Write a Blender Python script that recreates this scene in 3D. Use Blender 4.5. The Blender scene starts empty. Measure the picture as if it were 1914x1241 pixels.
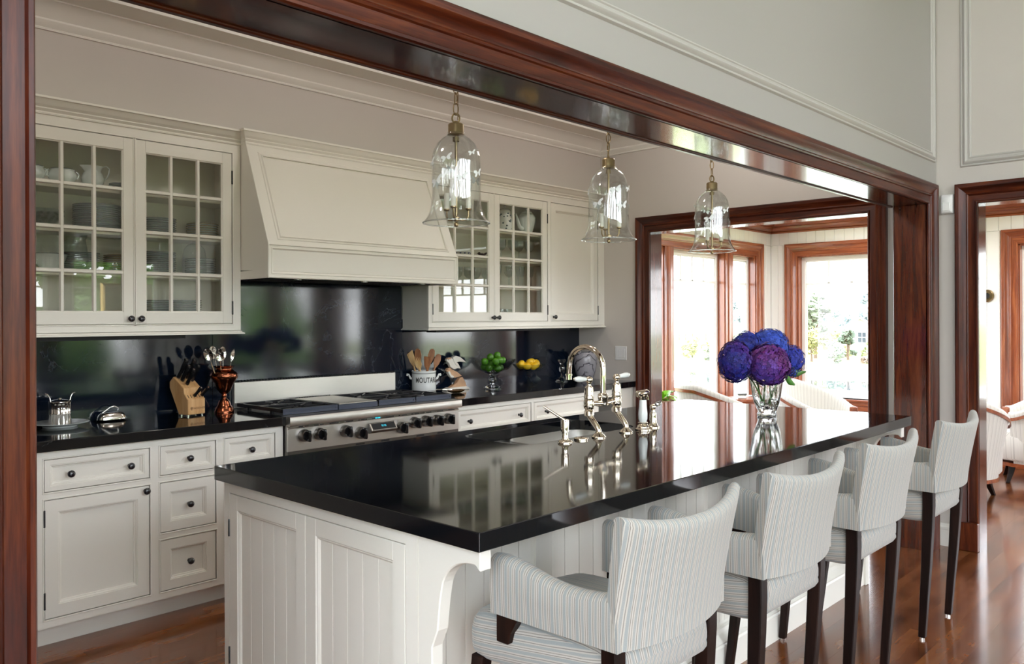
import bpy, bmesh, math, random
from mathutils import Vector, Matrix

# ---------------------------------------------------------------- camera
SC = bpy.context.scene
COL = SC.collection
YAW, ROLL, FPX = math.radians(43.347), math.radians(-0.2197), 1532.22
EYE = Vector((0, 0, 1.437))
_f = Vector((math.cos(YAW), math.sin(YAW), 0)); _r = Vector((math.sin(YAW), -math.cos(YAW), 0)); _u = Vector((0, 0, 1))
_rt = _r*math.cos(ROLL) + _u*math.sin(ROLL); _up = -_r*math.sin(ROLL) + _u*math.cos(ROLL)
cd = bpy.data.cameras.new('camera'); cam = bpy.data.objects.new('camera', cd); COL.objects.link(cam)
cam.matrix_world = Matrix(((_rt.x, _up.x, -_f.x, EYE.x), (_rt.y, _up.y, -_f.y, EYE.y), (_rt.z, _up.z, -_f.z, EYE.z), (0, 0, 0, 1)))
cd.sensor_width = 36; cd.lens = 36*FPX/1914; cd.shift_y = -(620.5-594.14)/1914; cd.clip_start = .02; cd.clip_end = 900
SC.camera = cam

# ---------------------------------------------------------------- sky, light, exposure
W = bpy.data.worlds.new('sky'); SC.world = W; W.use_nodes = True
_n = W.node_tree.nodes; _n.clear()
_o = _n.new('ShaderNodeOutputWorld'); _bg = _n.new('ShaderNodeBackground'); _tc = _n.new('ShaderNodeTexCoord')
_sx = _n.new('ShaderNodeSeparateXYZ'); _cr = _n.new('ShaderNodeValToRGB')
_l = W.node_tree.links
_l.new(_tc.outputs['Generated'], _sx.inputs[0]); _l.new(_sx.outputs['Z'], _cr.inputs[0])
_l.new(_cr.outputs[0], _bg.inputs[0]); _l.new(_bg.outputs[0], _o.inputs[0])
_cr.color_ramp.elements[0].position = 0.0; _cr.color_ramp.elements[0].color = (.95, .975, 1, 1)
_cr.color_ramp.elements[1].position = .8; _cr.color_ramp.elements[1].color = (.72, .85, 1, 1)
_bg.inputs[1].default_value = 11.5
SC.view_settings.view_transform = 'Standard'; SC.view_settings.look = 'None'
SC.view_settings.exposure = 0.0; SC.view_settings.gamma = 1.0
SC.view_settings.use_curve_mapping = False
cy_ = SC.cycles
cy_.use_denoising = True; cy_.max_bounces = 10; cy_.diffuse_bounces = 5; cy_.glossy_bounces = 5
cy_.transmission_bounces = 8; cy_.transparent_max_bounces = 24; cy_.sample_clamp_indirect = 6
cy_.caustics_reflective = False; cy_.caustics_refractive = True; cy_.blur_glossy = .6

def portal(name, loc, rot, sx, sy):                      # a sampling aid in a window opening, gives no light of its own
    d = bpy.data.lights.new(name, 'AREA'); d.shape = 'RECTANGLE'; d.size = sx; d.size_y = sy; d.cycles.is_portal = True
    o = bpy.data.objects.new(name, d); COL.objects.link(o); o.location = loc; o.rotation_euler = rot
H90 = math.pi/2
portal('daylight_portal', (9.25, 1.6, 1.4), (0, H90, 0), 1.7, 5.2)
portal('daylight_portal', (7.35, 4.68, 1.35), (-H90, 0, 0), 2.6, 1.6)
portal('daylight_portal', (1.6, -4.5, 2.4), (H90, 0, 0), 7.9, 4.0)
portal('daylight_portal', (-2.75, -1.2, 2.35), (0, -H90, 0), 4.0, 5.0)
portal('daylight_portal', (7.3, -4.5, 1.35), (H90, 0, 0), 3.0, 1.7)

FILL_GLOBES = [(.7, 2.75), (2.7, 2.75), (4.7, 2.75)]
FILL_GLOBE_L = 36.0                                           # radiance of the unseen opal globes added to lift the kitchen
DINE_FILL_W = 16.0                                            # power of each unseen light added in the dining room
# ---------------------------------------------------------------- materials
def _mat(name):
    m = bpy.data.materials.new(name); m.use_nodes = True
    nt = m.node_tree; b = nt.nodes['Principled BSDF']
    return m, nt, b
def N(nt, t, **kw):
    n = nt.nodes.new(t)
    for k, v in kw.items(): setattr(n, k, v)
    return n
def P(name, col, rough=.5, metal=0., spec=.5, coat=0., noise=0., scale=40., stretch=(1, 1, 1), bump=0., trans=0., ior=1.5, emit=None, vary=0., coords='Object', crough=.05):
    m, nt, b = _mat(name)
    b.inputs['Base Color'].default_value = (*col, 1); b.inputs['Roughness'].default_value = rough
    b.inputs['Metallic'].default_value = metal; b.inputs['Specular IOR Level'].default_value = spec
    b.inputs['Coat Weight'].default_value = coat; b.inputs['Coat Roughness'].default_value = crough
    b.inputs['Transmission Weight'].default_value = trans; b.inputs['IOR'].default_value = ior
    if emit: b.inputs['Emission Color'].default_value = (*emit[0], 1); b.inputs['Emission Strength'].default_value = emit[1]
    if noise or bump:
        tc = N(nt, 'ShaderNodeTexCoord'); mp = N(nt, 'ShaderNodeMapping'); mp.inputs['Scale'].default_value = stretch
        nz = N(nt, 'ShaderNodeTexNoise'); nz.inputs['Scale'].default_value = scale; nz.inputs['Detail'].default_value = 4
        nt.links.new(tc.outputs[coords], mp.inputs[0]); nt.links.new(mp.outputs[0], nz.inputs[0])
        if noise:
            mx = N(nt, 'ShaderNodeMix', data_type='RGBA'); mx.inputs[6].default_value = (*[c*(1-noise) for c in col], 1)
            mx.inputs[7].default_value = (*[min(1, c*(1+noise)) for c in col], 1)
            nt.links.new(nz.outputs[0], mx.inputs[0]); nt.links.new(mx.outputs[2], b.inputs['Base Color'])
        if bump:
            bp = N(nt, 'ShaderNodeBump'); bp.inputs['Strength'].default_value = bump; bp.inputs['Distance'].default_value = .002
            nt.links.new(nz.outputs[0], bp.inputs['Height']); nt.links.new(bp.outputs[0], b.inputs['Normal'])
    if vary:
        oi = N(nt, 'ShaderNodeObjectInfo'); hs = N(nt, 'ShaderNodeHueSaturation'); mr = N(nt, 'ShaderNodeMapRange')
        mr.inputs[3].default_value = 1-vary; mr.inputs[4].default_value = 1+vary
        nt.links.new(oi.outputs['Random'], mr.inputs[0]); nt.links.new(mr.outputs[0], hs.inputs['Value'])
        src = b.inputs['Base Color'].links
        if src: nt.links.new(src[0].from_socket, hs.inputs['Color'])
        else: hs.inputs['Color'].default_value = (*col, 1)
        nt.links.new(hs.outputs[0], b.inputs['Base Color'])
    return m
def ramp(nt, stops, interp='LINEAR'):
    r = N(nt, 'ShaderNodeValToRGB'); r.color_ramp.interpolation = interp
    e = r.color_ramp.elements
    while len(e) < len(stops): e.new(.5)
    for k, (p, c) in zip(e, stops): k.position = p; k.color = (*c, 1)
    return r
def wood(name, dark, mid, light, axis, rough=.22, coat=.6, scale=6., vary=0., fig=0., crough=.06, spec=.5, fine=.35, pos=(.38, .66, .95)):
    m, nt, b = _mat(name)
    tc = N(nt, 'ShaderNodeTexCoord'); mp = N(nt, 'ShaderNodeMapping')
    s = [14, 14, 14]; s['xyz'.index(axis)] = .9; mp.inputs['Scale'].default_value = s
    oi = N(nt, 'ShaderNodeObjectInfo'); ad = N(nt, 'ShaderNodeVectorMath', operation='ADD'); sc = N(nt, 'ShaderNodeVectorMath', operation='SCALE')
    cmb = N(nt, 'ShaderNodeCombineXYZ')
    for i in range(3): nt.links.new(oi.outputs['Random'], cmb.inputs[i])
    nt.links.new(cmb.outputs[0], sc.inputs[0]); sc.inputs['Scale'].default_value = 37 if vary else 0
    nt.links.new(tc.outputs['Object'], ad.inputs[0]); nt.links.new(sc.outputs[0], ad.inputs[1]); nt.links.new(ad.outputs[0], mp.inputs[0])
    n1 = N(nt, 'ShaderNodeTexNoise'); n1.inputs['Scale'].default_value = scale*.35; n1.inputs['Detail'].default_value = 6 if not fig else 3; n1.inputs['Distortion'].default_value = .8 if not fig else .15
    n2 = N(nt, 'ShaderNodeTexNoise'); n2.inputs['Scale'].default_value = scale*3.2; n2.inputs['Detail'].default_value = 5
    nt.links.new(mp.outputs[0], n1.inputs[0]); nt.links.new(mp.outputs[0], n2.inputs[0])
    mxf = N(nt, 'ShaderNodeMath', operation='MULTIPLY_ADD'); mxf.inputs[1].default_value = fine
    nt.links.new(n2.outputs[0], mxf.inputs[0]); nt.links.new(n1.outputs[0], mxf.inputs[2])
    val = mxf.outputs[0]
    if fig:                                             # broad cloudy figure across the boards
        n3 = N(nt, 'ShaderNodeTexNoise'); n3.inputs['Scale'].default_value = 2.6; n3.inputs['Detail'].default_value = 3; n3.inputs['Distortion'].default_value = .6
        nt.links.new(ad.outputs[0], n3.inputs[0])
        a2 = N(nt, 'ShaderNodeMath', operation='MULTIPLY_ADD'); a2.inputs[1].default_value = fig
        nt.links.new(n3.outputs[0], a2.inputs[0]); nt.links.new(val, a2.inputs[2])
        sb = N(nt, 'ShaderNodeMath', operation='SUBTRACT'); sb.inputs[1].default_value = fig*.5
        nt.links.new(a2.outputs[0], sb.inputs[0]); val = sb.outputs[0]
    r = ramp(nt, [(pos[0], dark), (pos[1], mid), (pos[2], light)]); nt.links.new(val, r.inputs[0])
    out = r.outputs[0]
    if vary:
        hs = N(nt, 'ShaderNodeHueSaturation'); mr = N(nt, 'ShaderNodeMapRange'); mr.inputs[3].default_value = 1-vary; mr.inputs[4].default_value = 1+vary
        nt.links.new(oi.outputs['Random'], mr.inputs[0]); nt.links.new(mr.outputs[0], hs.inputs['Value']); nt.links.new(out, hs.inputs['Color']); out = hs.outputs[0]
    nt.links.new(out, b.inputs['Base Color'])
    b.inputs['Roughness'].default_value = rough; b.inputs['Coat Weight'].default_value = coat; b.inputs['Coat Roughness'].default_value = crough; b.inputs['Specular IOR Level'].default_value = spec
    bp = N(nt, 'ShaderNodeBump'); bp.inputs['Strength'].default_value = .08; bp.inputs['Distance'].default_value = .001
    nt.links.new(n2.outputs[0], bp.inputs['Height']); nt.links.new(bp.outputs[0], b.inputs['Normal'])
    return m
def thin_glass(name, tint=(1, 1, 1), f0=.04, k=1., rough=0., wavy=0.):
    m, nt, b = _mat(name); nt.nodes.remove(b); out = nt.nodes['Material Output']
    lw = N(nt, 'ShaderNodeLayerWeight'); lw.inputs[0].default_value = .5
    pw = N(nt, 'ShaderNodeMath', operation='POWER'); pw.inputs[1].default_value = 5
    ma = N(nt, 'ShaderNodeMath', operation='MULTIPLY_ADD'); ma.inputs[1].default_value = (1-f0)*k; ma.inputs[2].default_value = f0
    nt.links.new(lw.outputs['Facing'], pw.inputs[0]); nt.links.new(pw.outputs[0], ma.inputs[0])
    tr = N(nt, 'ShaderNodeBsdfTransparent'); tr.inputs[0].default_value = (*tint, 1)
    gl = N(nt, 'ShaderNodeBsdfGlossy'); gl.inputs['Roughness'].default_value = rough
    if wavy:
        tc = N(nt, 'ShaderNodeTexCoord'); mp = N(nt, 'ShaderNodeMapping'); mp.inputs['Scale'].default_value = (1, 1, .35); nz = N(nt, 'ShaderNodeTexNoise'); nz.inputs['Scale'].default_value = 26; nz.inputs['Detail'].default_value = 1
        bp = N(nt, 'ShaderNodeBump'); bp.inputs['Strength'].default_value = wavy; bp.inputs['Distance'].default_value = .004
        nt.links.new(tc.outputs['Object'], mp.inputs[0]); nt.links.new(mp.outputs[0], nz.inputs[0]); nt.links.new(nz.outputs[0], bp.inputs['Height']); nt.links.new(bp.outputs[0], gl.inputs['Normal']); nt.links.new(bp.outputs[0], lw.inputs['Normal'])
    mx = N(nt, 'ShaderNodeMixShader'); nt.links.new(ma.outputs[0], mx.inputs[0]); nt.links.new(tr.outputs[0], mx.inputs[1]); nt.links.new(gl.outputs[0], mx.inputs[2])
    nt.links.new(mx.outputs[0], out.inputs[0]); return m
def stone(name, base, vein, rough):
    m, nt, b = _mat(name)
    tc = N(nt, 'ShaderNodeTexCoord')
    n1 = N(nt, 'ShaderNodeTexNoise'); n1.inputs['Scale'].default_value = 3.2; n1.inputs['Detail'].default_value = 9; n1.inputs['Roughness'].default_value = .62; n1.inputs['Distortion'].default_value = .9
    n2 = N(nt, 'ShaderNodeTexNoise'); n2.inputs['Scale'].default_value = 2.1; n2.inputs['Detail'].default_value = 3
    n3 = N(nt, 'ShaderNodeTexNoise'); n3.inputs['Scale'].default_value = 160; n3.inputs['Detail'].default_value = 2
    for n in (n1, n2, n3): nt.links.new(tc.outputs['Object'], n.inputs[0])
    s1 = N(nt, 'ShaderNodeMath', operation='SUBTRACT'); s1.inputs[1].default_value = .5; nt.links.new(n1.outputs[0], s1.inputs[0])
    ab = N(nt, 'ShaderNodeMath', operation='ABSOLUTE'); nt.links.new(s1.outputs[0], ab.inputs[0])
    r1 = ramp(nt, [(0, (1, 1, 1)), (.006, (0, 0, 0))]); nt.links.new(ab.outputs[0], r1.inputs[0])
    r2 = ramp(nt, [(.55, (0, 0, 0)), (.75, (.6, .6, .6))]); nt.links.new(n2.outputs[0], r2.inputs[0])
    r3 = ramp(nt, [(.66, (0, 0, 0)), (.76, (.5, .5, .5))]); nt.links.new(n3.outputs[0], r3.inputs[0])
    mu = N(nt, 'ShaderNodeMath', operation='MULTIPLY'); nt.links.new(r1.outputs[0], mu.inputs[0]); nt.links.new(r2.outputs[0], mu.inputs[1])
    m3 = N(nt, 'ShaderNodeMath', operation='MULTIPLY_ADD'); m3.inputs[1].default_value = .10; nt.links.new(r3.outputs[0], m3.inputs[0]); nt.links.new(mu.outputs[0], m3.inputs[2])
    mx = N(nt, 'ShaderNodeMix', data_type='RGBA'); mx.inputs[6].default_value = (*base, 1); mx.inputs[7].default_value = (*vein, 1)
    nt.links.new(m3.outputs[0], mx.inputs[0]); nt.links.new(mx.outputs[2], b.inputs['Base Color'])
    b.inputs['Roughness'].default_value = rough; b.inputs['IOR'].default_value = 1.6
    return m
def striped(name, stops, period, rough=.9):
    m, nt, b = _mat(name)
    uv = N(nt, 'ShaderNodeUVMap'); sx = N(nt, 'ShaderNodeSeparateXYZ'); nt.links.new(uv.outputs[0], sx.inputs[0])
    nz = N(nt, 'ShaderNodeTexNoise'); nz.inputs['Scale'].default_value = 9; nt.links.new(uv.outputs[0], nz.inputs[0])
    w = N(nt, 'ShaderNodeMath', operation='MULTIPLY_ADD'); w.inputs[1].default_value = .004; nt.links.new(nz.outputs[0], w.inputs[0]); nt.links.new(sx.outputs[0], w.inputs[2])
    mu = N(nt, 'ShaderNodeMath', operation='MULTIPLY'); mu.inputs[1].default_value = 1/period; nt.links.new(w.outputs[0], mu.inputs[0])
    fr = N(nt, 'ShaderNodeMath', operation='FRACT'); nt.links.new(mu.outputs[0], fr.inputs[0])
    r = ramp(nt, stops, 'CONSTANT'); nt.links.new(fr.outputs[0], r.inputs[0])
    mp = N(nt, 'ShaderNodeMapping'); mp.inputs['Scale'].default_value = (900, 260, 1); nt.links.new(uv.outputs[0], mp.inputs[0])
    n2 = N(nt, 'ShaderNodeTexNoise'); n2.inputs['Scale'].default_value = 1; nt.links.new(mp.outputs[0], n2.inputs[0])
    mx = N(nt, 'ShaderNodeMix', data_type='RGBA', blend_type='MULTIPLY'); mx.inputs[0].default_value = .22
    nt.links.new(r.outputs[0], mx.inputs[6]); nt.links.new(n2.outputs[0], mx.inputs[7]); nt.links.new(mx.outputs[2], b.inputs['Base Color'])
    bp = N(nt, 'ShaderNodeBump'); bp.inputs['Strength'].default_value = .25; bp.inputs['Distance'].default_value = .001
    nt.links.new(n2.outputs[0], bp.inputs['Height']); nt.links.new(bp.outputs[0], b.inputs['Normal'])
    b.inputs['Roughness'].default_value = rough; b.inputs['Sheen Weight'].default_value = .25
    return m
def vcol(name, rough=.6, spec=.3):
    m, nt, b = _mat(name); a = N(nt, 'ShaderNodeAttribute'); a.attribute_name = 'col'
    nt.links.new(a.outputs['Color'], b.inputs['Base Color']); b.inputs['Roughness'].default_value = rough; b.inputs['Specular IOR Level'].default_value = spec
    return m

M = {}
M['cream'] = P('cream_paint', (.86, .835, .765), .38)
M['trimpaint'] = P('trim_paint', (.82, .80, .745), .42)
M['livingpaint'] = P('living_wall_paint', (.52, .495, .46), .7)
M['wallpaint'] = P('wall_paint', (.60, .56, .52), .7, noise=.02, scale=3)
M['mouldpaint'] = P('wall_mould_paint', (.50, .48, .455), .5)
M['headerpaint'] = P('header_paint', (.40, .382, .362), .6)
M['ceilpaint'] = P('ceiling_paint', (.80, .78, .74), .8)
M['inside'] = P('cabinet_inside_paint', (.80, .78, .68), .5)
M['whitepaint'] = P('white_paint', (.90, .90, .89), .45)
mh = ((.010, .0018, .0009), (.060, .0090, .0026), (.150, .034, .008))
for ax in 'xyz': M['wood_'+ax] = wood('mahogany_'+ax, *mh, ax, rough=.30, coat=.04, crough=.12, spec=.30)
for ax in 'xyz': M['gloss_'+ax] = wood('polished_mahogany_'+ax, *mh, ax, rough=.20, coat=.5, crough=.07)
mh2 = ((.10, .022, .008), (.26, .062, .020), (.42, .135, .05))
for ax in 'xyz': M['cedar_'+ax] = wood('warm_mahogany_'+ax, *mh2, ax, rough=.3, coat=.35)
M['floor'] = wood('cherry_floor', (.050, .012, .0035), (.18, .056, .016), (.28, .105, .031), 'x', rough=.19, coat=.35, scale=2.2, vary=.14, fig=1.1, crough=.09, fine=.14, pos=(.22, .60, 1.0))
M['floorbase'] = P('subfloor', (.03, .012, .006), .7)
M['stone'] = stone('black_stone', (.0045, .005, .0065), (.16, .17, .18), .065)
M['splash'] = stone('black_splash_stone', (.004, .008, .018), (.26, .29, .33), .08)
M['steel'] = P('brushed_steel', (.74, .72, .68), .34, 1., noise=.06, scale=30, stretch=(1, 1, 40), bump=.05)
M['darksteel'] = P('dark_steel', (.20, .19, .18), .3, 1.)
M['nickel'] = P('polished_nickel', (.80, .71, .60), .06, 1.)
M['silver'] = P('polished_silver', (.86, .84, .80), .10, 1.)
M['brass'] = P('antique_brass', (.36, .27, .15), .28, 1., noise=.15, scale=60)
M['gold'] = P('bright_brass', (.85, .60, .22), .15, 1.)
M['copper'] = P('hammered_copper', (.34, .11, .055), .18, 1., noise=.25, scale=50, bump=.5)
M['iron'] = P('black_iron', (.012, .012, .013), .4, 0., coat=.3)
M['knobblack'] = P('black_enamel_knob', (.010, .011, .016), .18, 0., coat=.6)
M['castiron'] = P('cast_iron', (.014, .015, .018), .42, .0, bump=.2, scale=200)
M['griddlefront'] = P('blued_enamel', (.055, .065, .095), .3, .3)
M['black'] = P('matt_black', (.006, .006, .007), .6)
M['blackgloss'] = P('gloss_black', (.008, .008, .009), .08)
M['legwood'] = wood('espresso_wood', (.003, .0018, .0014), (.010, .004, .003), (.022, .008, .005), 'z', rough=.42, coat=.0, spec=.16)
M['porcelain'] = P('white_porcelain', (.80, .82, .80), .10, coat=.5)
M['china'] = P('bluish_china', (.76, .81, .80), .12, coat=.5)
M['chinarim'] = P('china_rim', (.24, .27, .27), .25, .4)
M['goldrim'] = P('gilt_rim', (.45, .34, .15), .25, .8)
M['pane'] = thin_glass('window_glass', (1, 1, 1), .04)
M['cabpane'] = thin_glass('cabinet_glass', (.995, 1, .99), .05)
M['shade'] = thin_glass('blown_glass', (.965, .975, .97), .085, 1.2, wavy=.5)
M['clear'] = thin_glass('clear_glass', (.90, .925, .92), .06, 1.)
M['crystal'] = P('cut_crystal', (.97, .99, .99), .01, trans=1., ior=1.5)
M['frost'] = P('etched_glass', (.86, .89, .88), .7)
M['opal'] = P('opal_globe', (.9, .9, .88), .4, emit=((1, .94, .87), FILL_GLOBE_L))
M['candle'] = P('ivory_candle_sleeve', (.86, .82, .70), .5)
M['bulb'] = thin_glass('bulb_glass', (.95, .95, .93), .06)
M['blockwood'] = wood('maple_block', (.42, .20, .075), (.60, .34, .14), (.74, .48, .24), 'z', rough=.35, coat=.1)
M['spoonwood'] = wood('spoon_wood', (.16, .06, .022), (.32, .13, .05), (.46, .22, .09), 'z', rough=.45, coat=.0)
M['palewood'] = wood('pale_spoon_wood', (.42, .25, .09), (.60, .38, .16), (.72, .52, .27), 'z', rough=.5, coat=.0)
M['lime'] = P('lime_peel', (.06, .20, .010), .3, noise=.45, scale=14, bump=.15, vary=.35)
M['lemon'] = P('lemon_peel', (.78, .48, .02), .35, noise=.2, scale=20, bump=.15, vary=.2)
M['leaf'] = P('leaf_green', (.06, .19, .025), .4, noise=.35, scale=9, vary=.3)
M['stem'] = P('stem_green', (.10, .20, .05), .5)
M['brightleaf'] = P('bright_leaf', (.22, .52, .02), .45, noise=.3, scale=12)
M['terracotta'] = P('terracotta', (.45, .30, .20), .8)
def banded(name, c1, c2):
    m, nt, b = _mat(name); tc = N(nt, 'ShaderNodeTexCoord'); w = N(nt, 'ShaderNodeTexWave', wave_type='BANDS', bands_direction='DIAGONAL'); w.inputs['Scale'].default_value = 9; w.inputs['Distortion'].default_value = 5; w.inputs['Detail'].default_value = 3; w.inputs['Detail Scale'].default_value = 2
    r = ramp(nt, [(0, c2), (.16, c1), (1, c1)]); nt.links.new(tc.outputs['Object'], w.inputs[0]); nt.links.new(w.outputs['Fac'], r.inputs[0]); nt.links.new(r.outputs[0], b.inputs['Base Color']); b.inputs['Roughness'].default_value = .15; return m
M['marble'] = banded('grey_marble', (.33, .32, .35), (.07, .065, .08))
M['plastic'] = P('white_plastic', (.80, .80, .80), .35)
M['text'] = P('dark_print', (.05, .05, .045), .5)
M['screen'] = P('dark_screen', (.008, .009, .011), .45, spec=.2)
M['cyan'] = P('clock_display', (0, .2, .25), .4, emit=((.05, .75, 1), 1.2))
M['bird_white'] = P('painted_white_wood', (.80, .76, .68), .6, noise=.06, scale=20)
M['bird_brown'] = P('painted_tan_wood', (.55, .33, .19), .6, noise=.25, scale=25)
M['flower'] = vcol('hydrangea_petals', .55)
st = [(0, (.33, .355, .355)), (.22, (.515, .485, .435)), (.28, (.235, .215, .20)), (.33, (.54, .51, .46)), (.43, (.30, .275, .25)), (.49, (.515, .485, .435)), (.58, (.345, .36, .355)), (.76, (.52, .49, .44)), (.84, (.26, .24, .22)), (.90, (.515, .485, .435))]
M['stripe'] = striped('striped_linen', st, .037)
M['stripe2'] = striped('cream_stripe', [(0, (.80, .78, .74)), (.62, (.66, .64, .60)), (.70, (.82, .80, .76)), (.86, (.62, .60, .57))], .036)

# ---------------------------------------------------------------- mesh helpers
class MB:
    def __init__(s): s.v = []; s.f = []; s.u = {}
    def add(s, vs, fs):
        o = len(s.v); s.v += [tuple(v) for v in vs]; s.f += [tuple(i+o for i in f) for f in fs]; return s
    def box(s, x0, x1, y0, y1, z0, z1):
        if x0 > x1: x0, x1 = x1, x0
        if y0 > y1: y0, y1 = y1, y0
        if z0 > z1: z0, z1 = z1, z0
        return s.add([(x0, y0, z0), (x1, y0, z0), (x1, y1, z0), (x0, y1, z0), (x0, y0, z1), (x1, y0, z1), (x1, y1, z1), (x0, y1, z1)],
                     [(0, 3, 2, 1), (4, 5, 6, 7), (0, 1, 5, 4), (1, 2, 6, 5), (2, 3, 7, 6), (3, 0, 4, 7)])
    def prism(s, poly, a0, a1, axis):                    # poly in the plane across the axis: x:(y,z) y:(x,z) z:(x,y)
        f = {'x': lambda p, a: (a, p[0], p[1]), 'y': lambda p, a: (p[0], a, p[1]), 'z': lambda p, a: (p[0], p[1], a)}[axis]
        n = len(poly)
        return s.add([f(p, a0) for p in poly]+[f(p, a1) for p in poly],
                     [tuple(range(n))[::-1], tuple(range(n, 2*n))]+[(i, (i+1) % n, n+(i+1) % n, n+i) for i in range(n)])
    def lathe(s, prof, c=(0, 0, 0), seg=24, wob=None, a0=0):
        n = len(prof); vs = []; fs = []
        for k in range(seg):
            a = a0+2*math.pi*k/seg
            for j, (r, z) in enumerate(prof):
                rr = r*(wob(a, z) if wob else 1)
                vs.append((c[0]+rr*math.cos(a), c[1]+rr*math.sin(a), c[2]+z))
        for k in range(seg):
            q = (k+1) % seg
            for j in range(n-1): fs.append((k*n+j, q*n+j, q*n+j+1, k*n+j+1))
        o = s.add(vs, fs)
        if prof[0][0] > 1e-6 and len(prof) > 2 and prof[0] != prof[-1]: s.f.append(tuple(len(s.v)-seg*n+k*n for k in range(seg))[::-1])
        if prof[-1][0] > 1e-6 and prof[0] != prof[-1]: s.f.append(tuple(len(s.v)-seg*n+k*n+n-1 for k in range(seg)))
        return o
    def cyl(s, p, q, r, r2=None, seg=12):
        return s.tube([p, q], [r, r if r2 is None else r2], seg)
    def tube(s, path, r, seg=8, caps=True, closed=False, flat=1.):
        P_ = [Vector(p) for p in path]; n = len(P_)
        R_ = r if isinstance(r, (list, tuple)) else [r]*n
        up = None; rings = []
        for i in range(n):
            if closed: t = (P_[(i+1) % n]-P_[i-1]).normalized()
            else: t = (P_[min(i+1, n-1)]-P_[max(i-1, 0)]).normalized()
            if up is None:
                up = Vector((0, 0, 1)) if abs(t.z) < .9 else Vector((1, 0, 0))
            up = (up-t*up.dot(t)).normalized(); sd = t.cross(up)
            rings.append([P_[i]+(up*math.cos(a)*flat+sd*math.sin(a))*R_[i] for a in [2*math.pi*k/seg for k in range(seg)]])
        vs = [v for g in rings for v in g]; fs = []
        for i in range(n if closed else n-1):
            j = (i+1) % n
            for k in range(seg): q = (k+1) % seg; fs.append((i*seg+k, i*seg+q, j*seg+q, j*seg+k))
        if caps and not closed: fs += [tuple(range(seg))[::-1], tuple(range((n-1)*seg, n*seg))]
        return s.add(vs, fs)
    def ball(s, c, r, seg=14, rings=8):
        if not isinstance(r, (list, tuple)): r = (r, r, r)
        vs = [(c[0], c[1], c[2]-r[2])]; fs = []
        for i in range(1, rings):
            ph = -math.pi/2+math.pi*i/rings
            for k in range(seg):
                a = 2*math.pi*k/seg; vs.append((c[0]+r[0]*math.cos(ph)*math.cos(a), c[1]+r[1]*math.cos(ph)*math.sin(a), c[2]+r[2]*math.sin(ph)))
        vs.append((c[0], c[1], c[2]+r[2])); T = len(vs)-1
        for k in range(seg):
            q = (k+1) % seg; fs.append((0, 1+q, 1+k)); fs.append((T, 1+(rings-2)*seg+k, 1+(rings-2)*seg+q))
            for i in range(rings-2): fs.append((1+i*seg+k, 1+i*seg+q, 1+(i+1)*seg+q, 1+(i+1)*seg+k))
        return s.add(vs, fs)
    def nested(s, plane, at, sg, a0, a1, z0, z1, loops, cap=True, back=True):
        """rectangles stepping inward: loops = (inset, height towards the room); a panelled door, a drawer front, a plate"""
        vs = []; fs = []
        for ins, h in loops:
            c = at+sg*h
            for a, z in ((a0+ins, z0+ins), (a1-ins, z0+ins), (a1-ins, z1-ins), (a0+ins, z1-ins)):
                vs.append((c, a, z) if plane == 'x' else (a, c, z))
        for i in range(len(loops)-1):
            for k in range(4): q = (k+1) % 4; fs.append((i*4+k, i*4+q, i*4+4+q, i*4+4+k))
        if cap: n = len(loops)*4; fs.append((n-4, n-3, n-2, n-1))
        if back: fs.append((3, 2, 1, 0))
        return s.add(vs, fs)
    def strip(s, plane, at, sg, A, B, prof, closed=True):
        """a mitred length of moulding: prof = (distance outward, height); A, B give the mitred point for distance d"""
        vs = []; n = len(prof)
        for F in (A, B):
            for d, h in prof:
                a, z = F(d); c = at+sg*h; vs.append((c, a, z) if plane == 'x' else (a, c, z))
        fs = [(i, i+1, n+i+1, n+i) for i in range(n-1)]
        if closed: fs += [(n-1, 0, n, 2*n-1), tuple(range(n))[::-1], tuple(range(n, 2*n))]
        return s.add(vs, fs)
    def build(s, name, mat, parent=None, smooth=None, bevel=0., seg=1, kind=None, uv=None, loc=None, sub=0):
        me = bpy.data.meshes.new(name); me.from_pydata(s.v, [], s.f); me.validate()
        bm = bmesh.new(); bm.from_mesh(me); bmesh.ops.recalc_face_normals(bm, faces=bm.faces); bm.to_mesh(me); bm.free()
        me.materials.append(M[mat] if isinstance(mat, str) else mat)
        if smooth is not None: me.shade_smooth(); me.set_sharp_from_angle(angle=math.radians(smooth))
        if uv:
            L = me.uv_layers.new(name='UVMap')
            for p in me.polygons:
                for li in p.loop_indices:
                    L.data[li].uv = uv(me.vertices[me.loops[li].vertex_index].co, p.normal)
        o = bpy.data.objects.new(name, me); COL.objects.link(o)
        if parent: o.parent = parent
        if kind: o['kind'] = kind
        if loc: o.location = loc
        if bevel:
            md = o.modifiers.new('bevel', 'BEVEL'); md.width = bevel; md.segments = seg; md.limit_method = 'ANGLE'; md.angle_limit = math.radians(40)
            if seg > 1: me.shade_smooth(); me.set_sharp_from_angle(angle=math.radians(60))
        if sub: md = o.modifiers.new('sub', 'SUBSURF'); md.levels = sub; md.render_levels = sub
        return o
def T(name, label, cat, loc=(0, 0, 0), rz=0., group=None):
    o = bpy.data.objects.new(name, None); COL.objects.link(o); o.location = loc; o.rotation_euler = (0, 0, rz); o.empty_display_size = .05
    o['label'] = label; o['category'] = cat
    if group: o['group'] = group
    return o
def tag(o, label, cat, group=None):
    o['label'] = label; o['category'] = cat
    if group: o['group'] = group
    return o
def S(name): 
    o = bpy.data.objects.new(name, None); COL.objects.link(o); o['kind'] = 'structure'; return o
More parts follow.
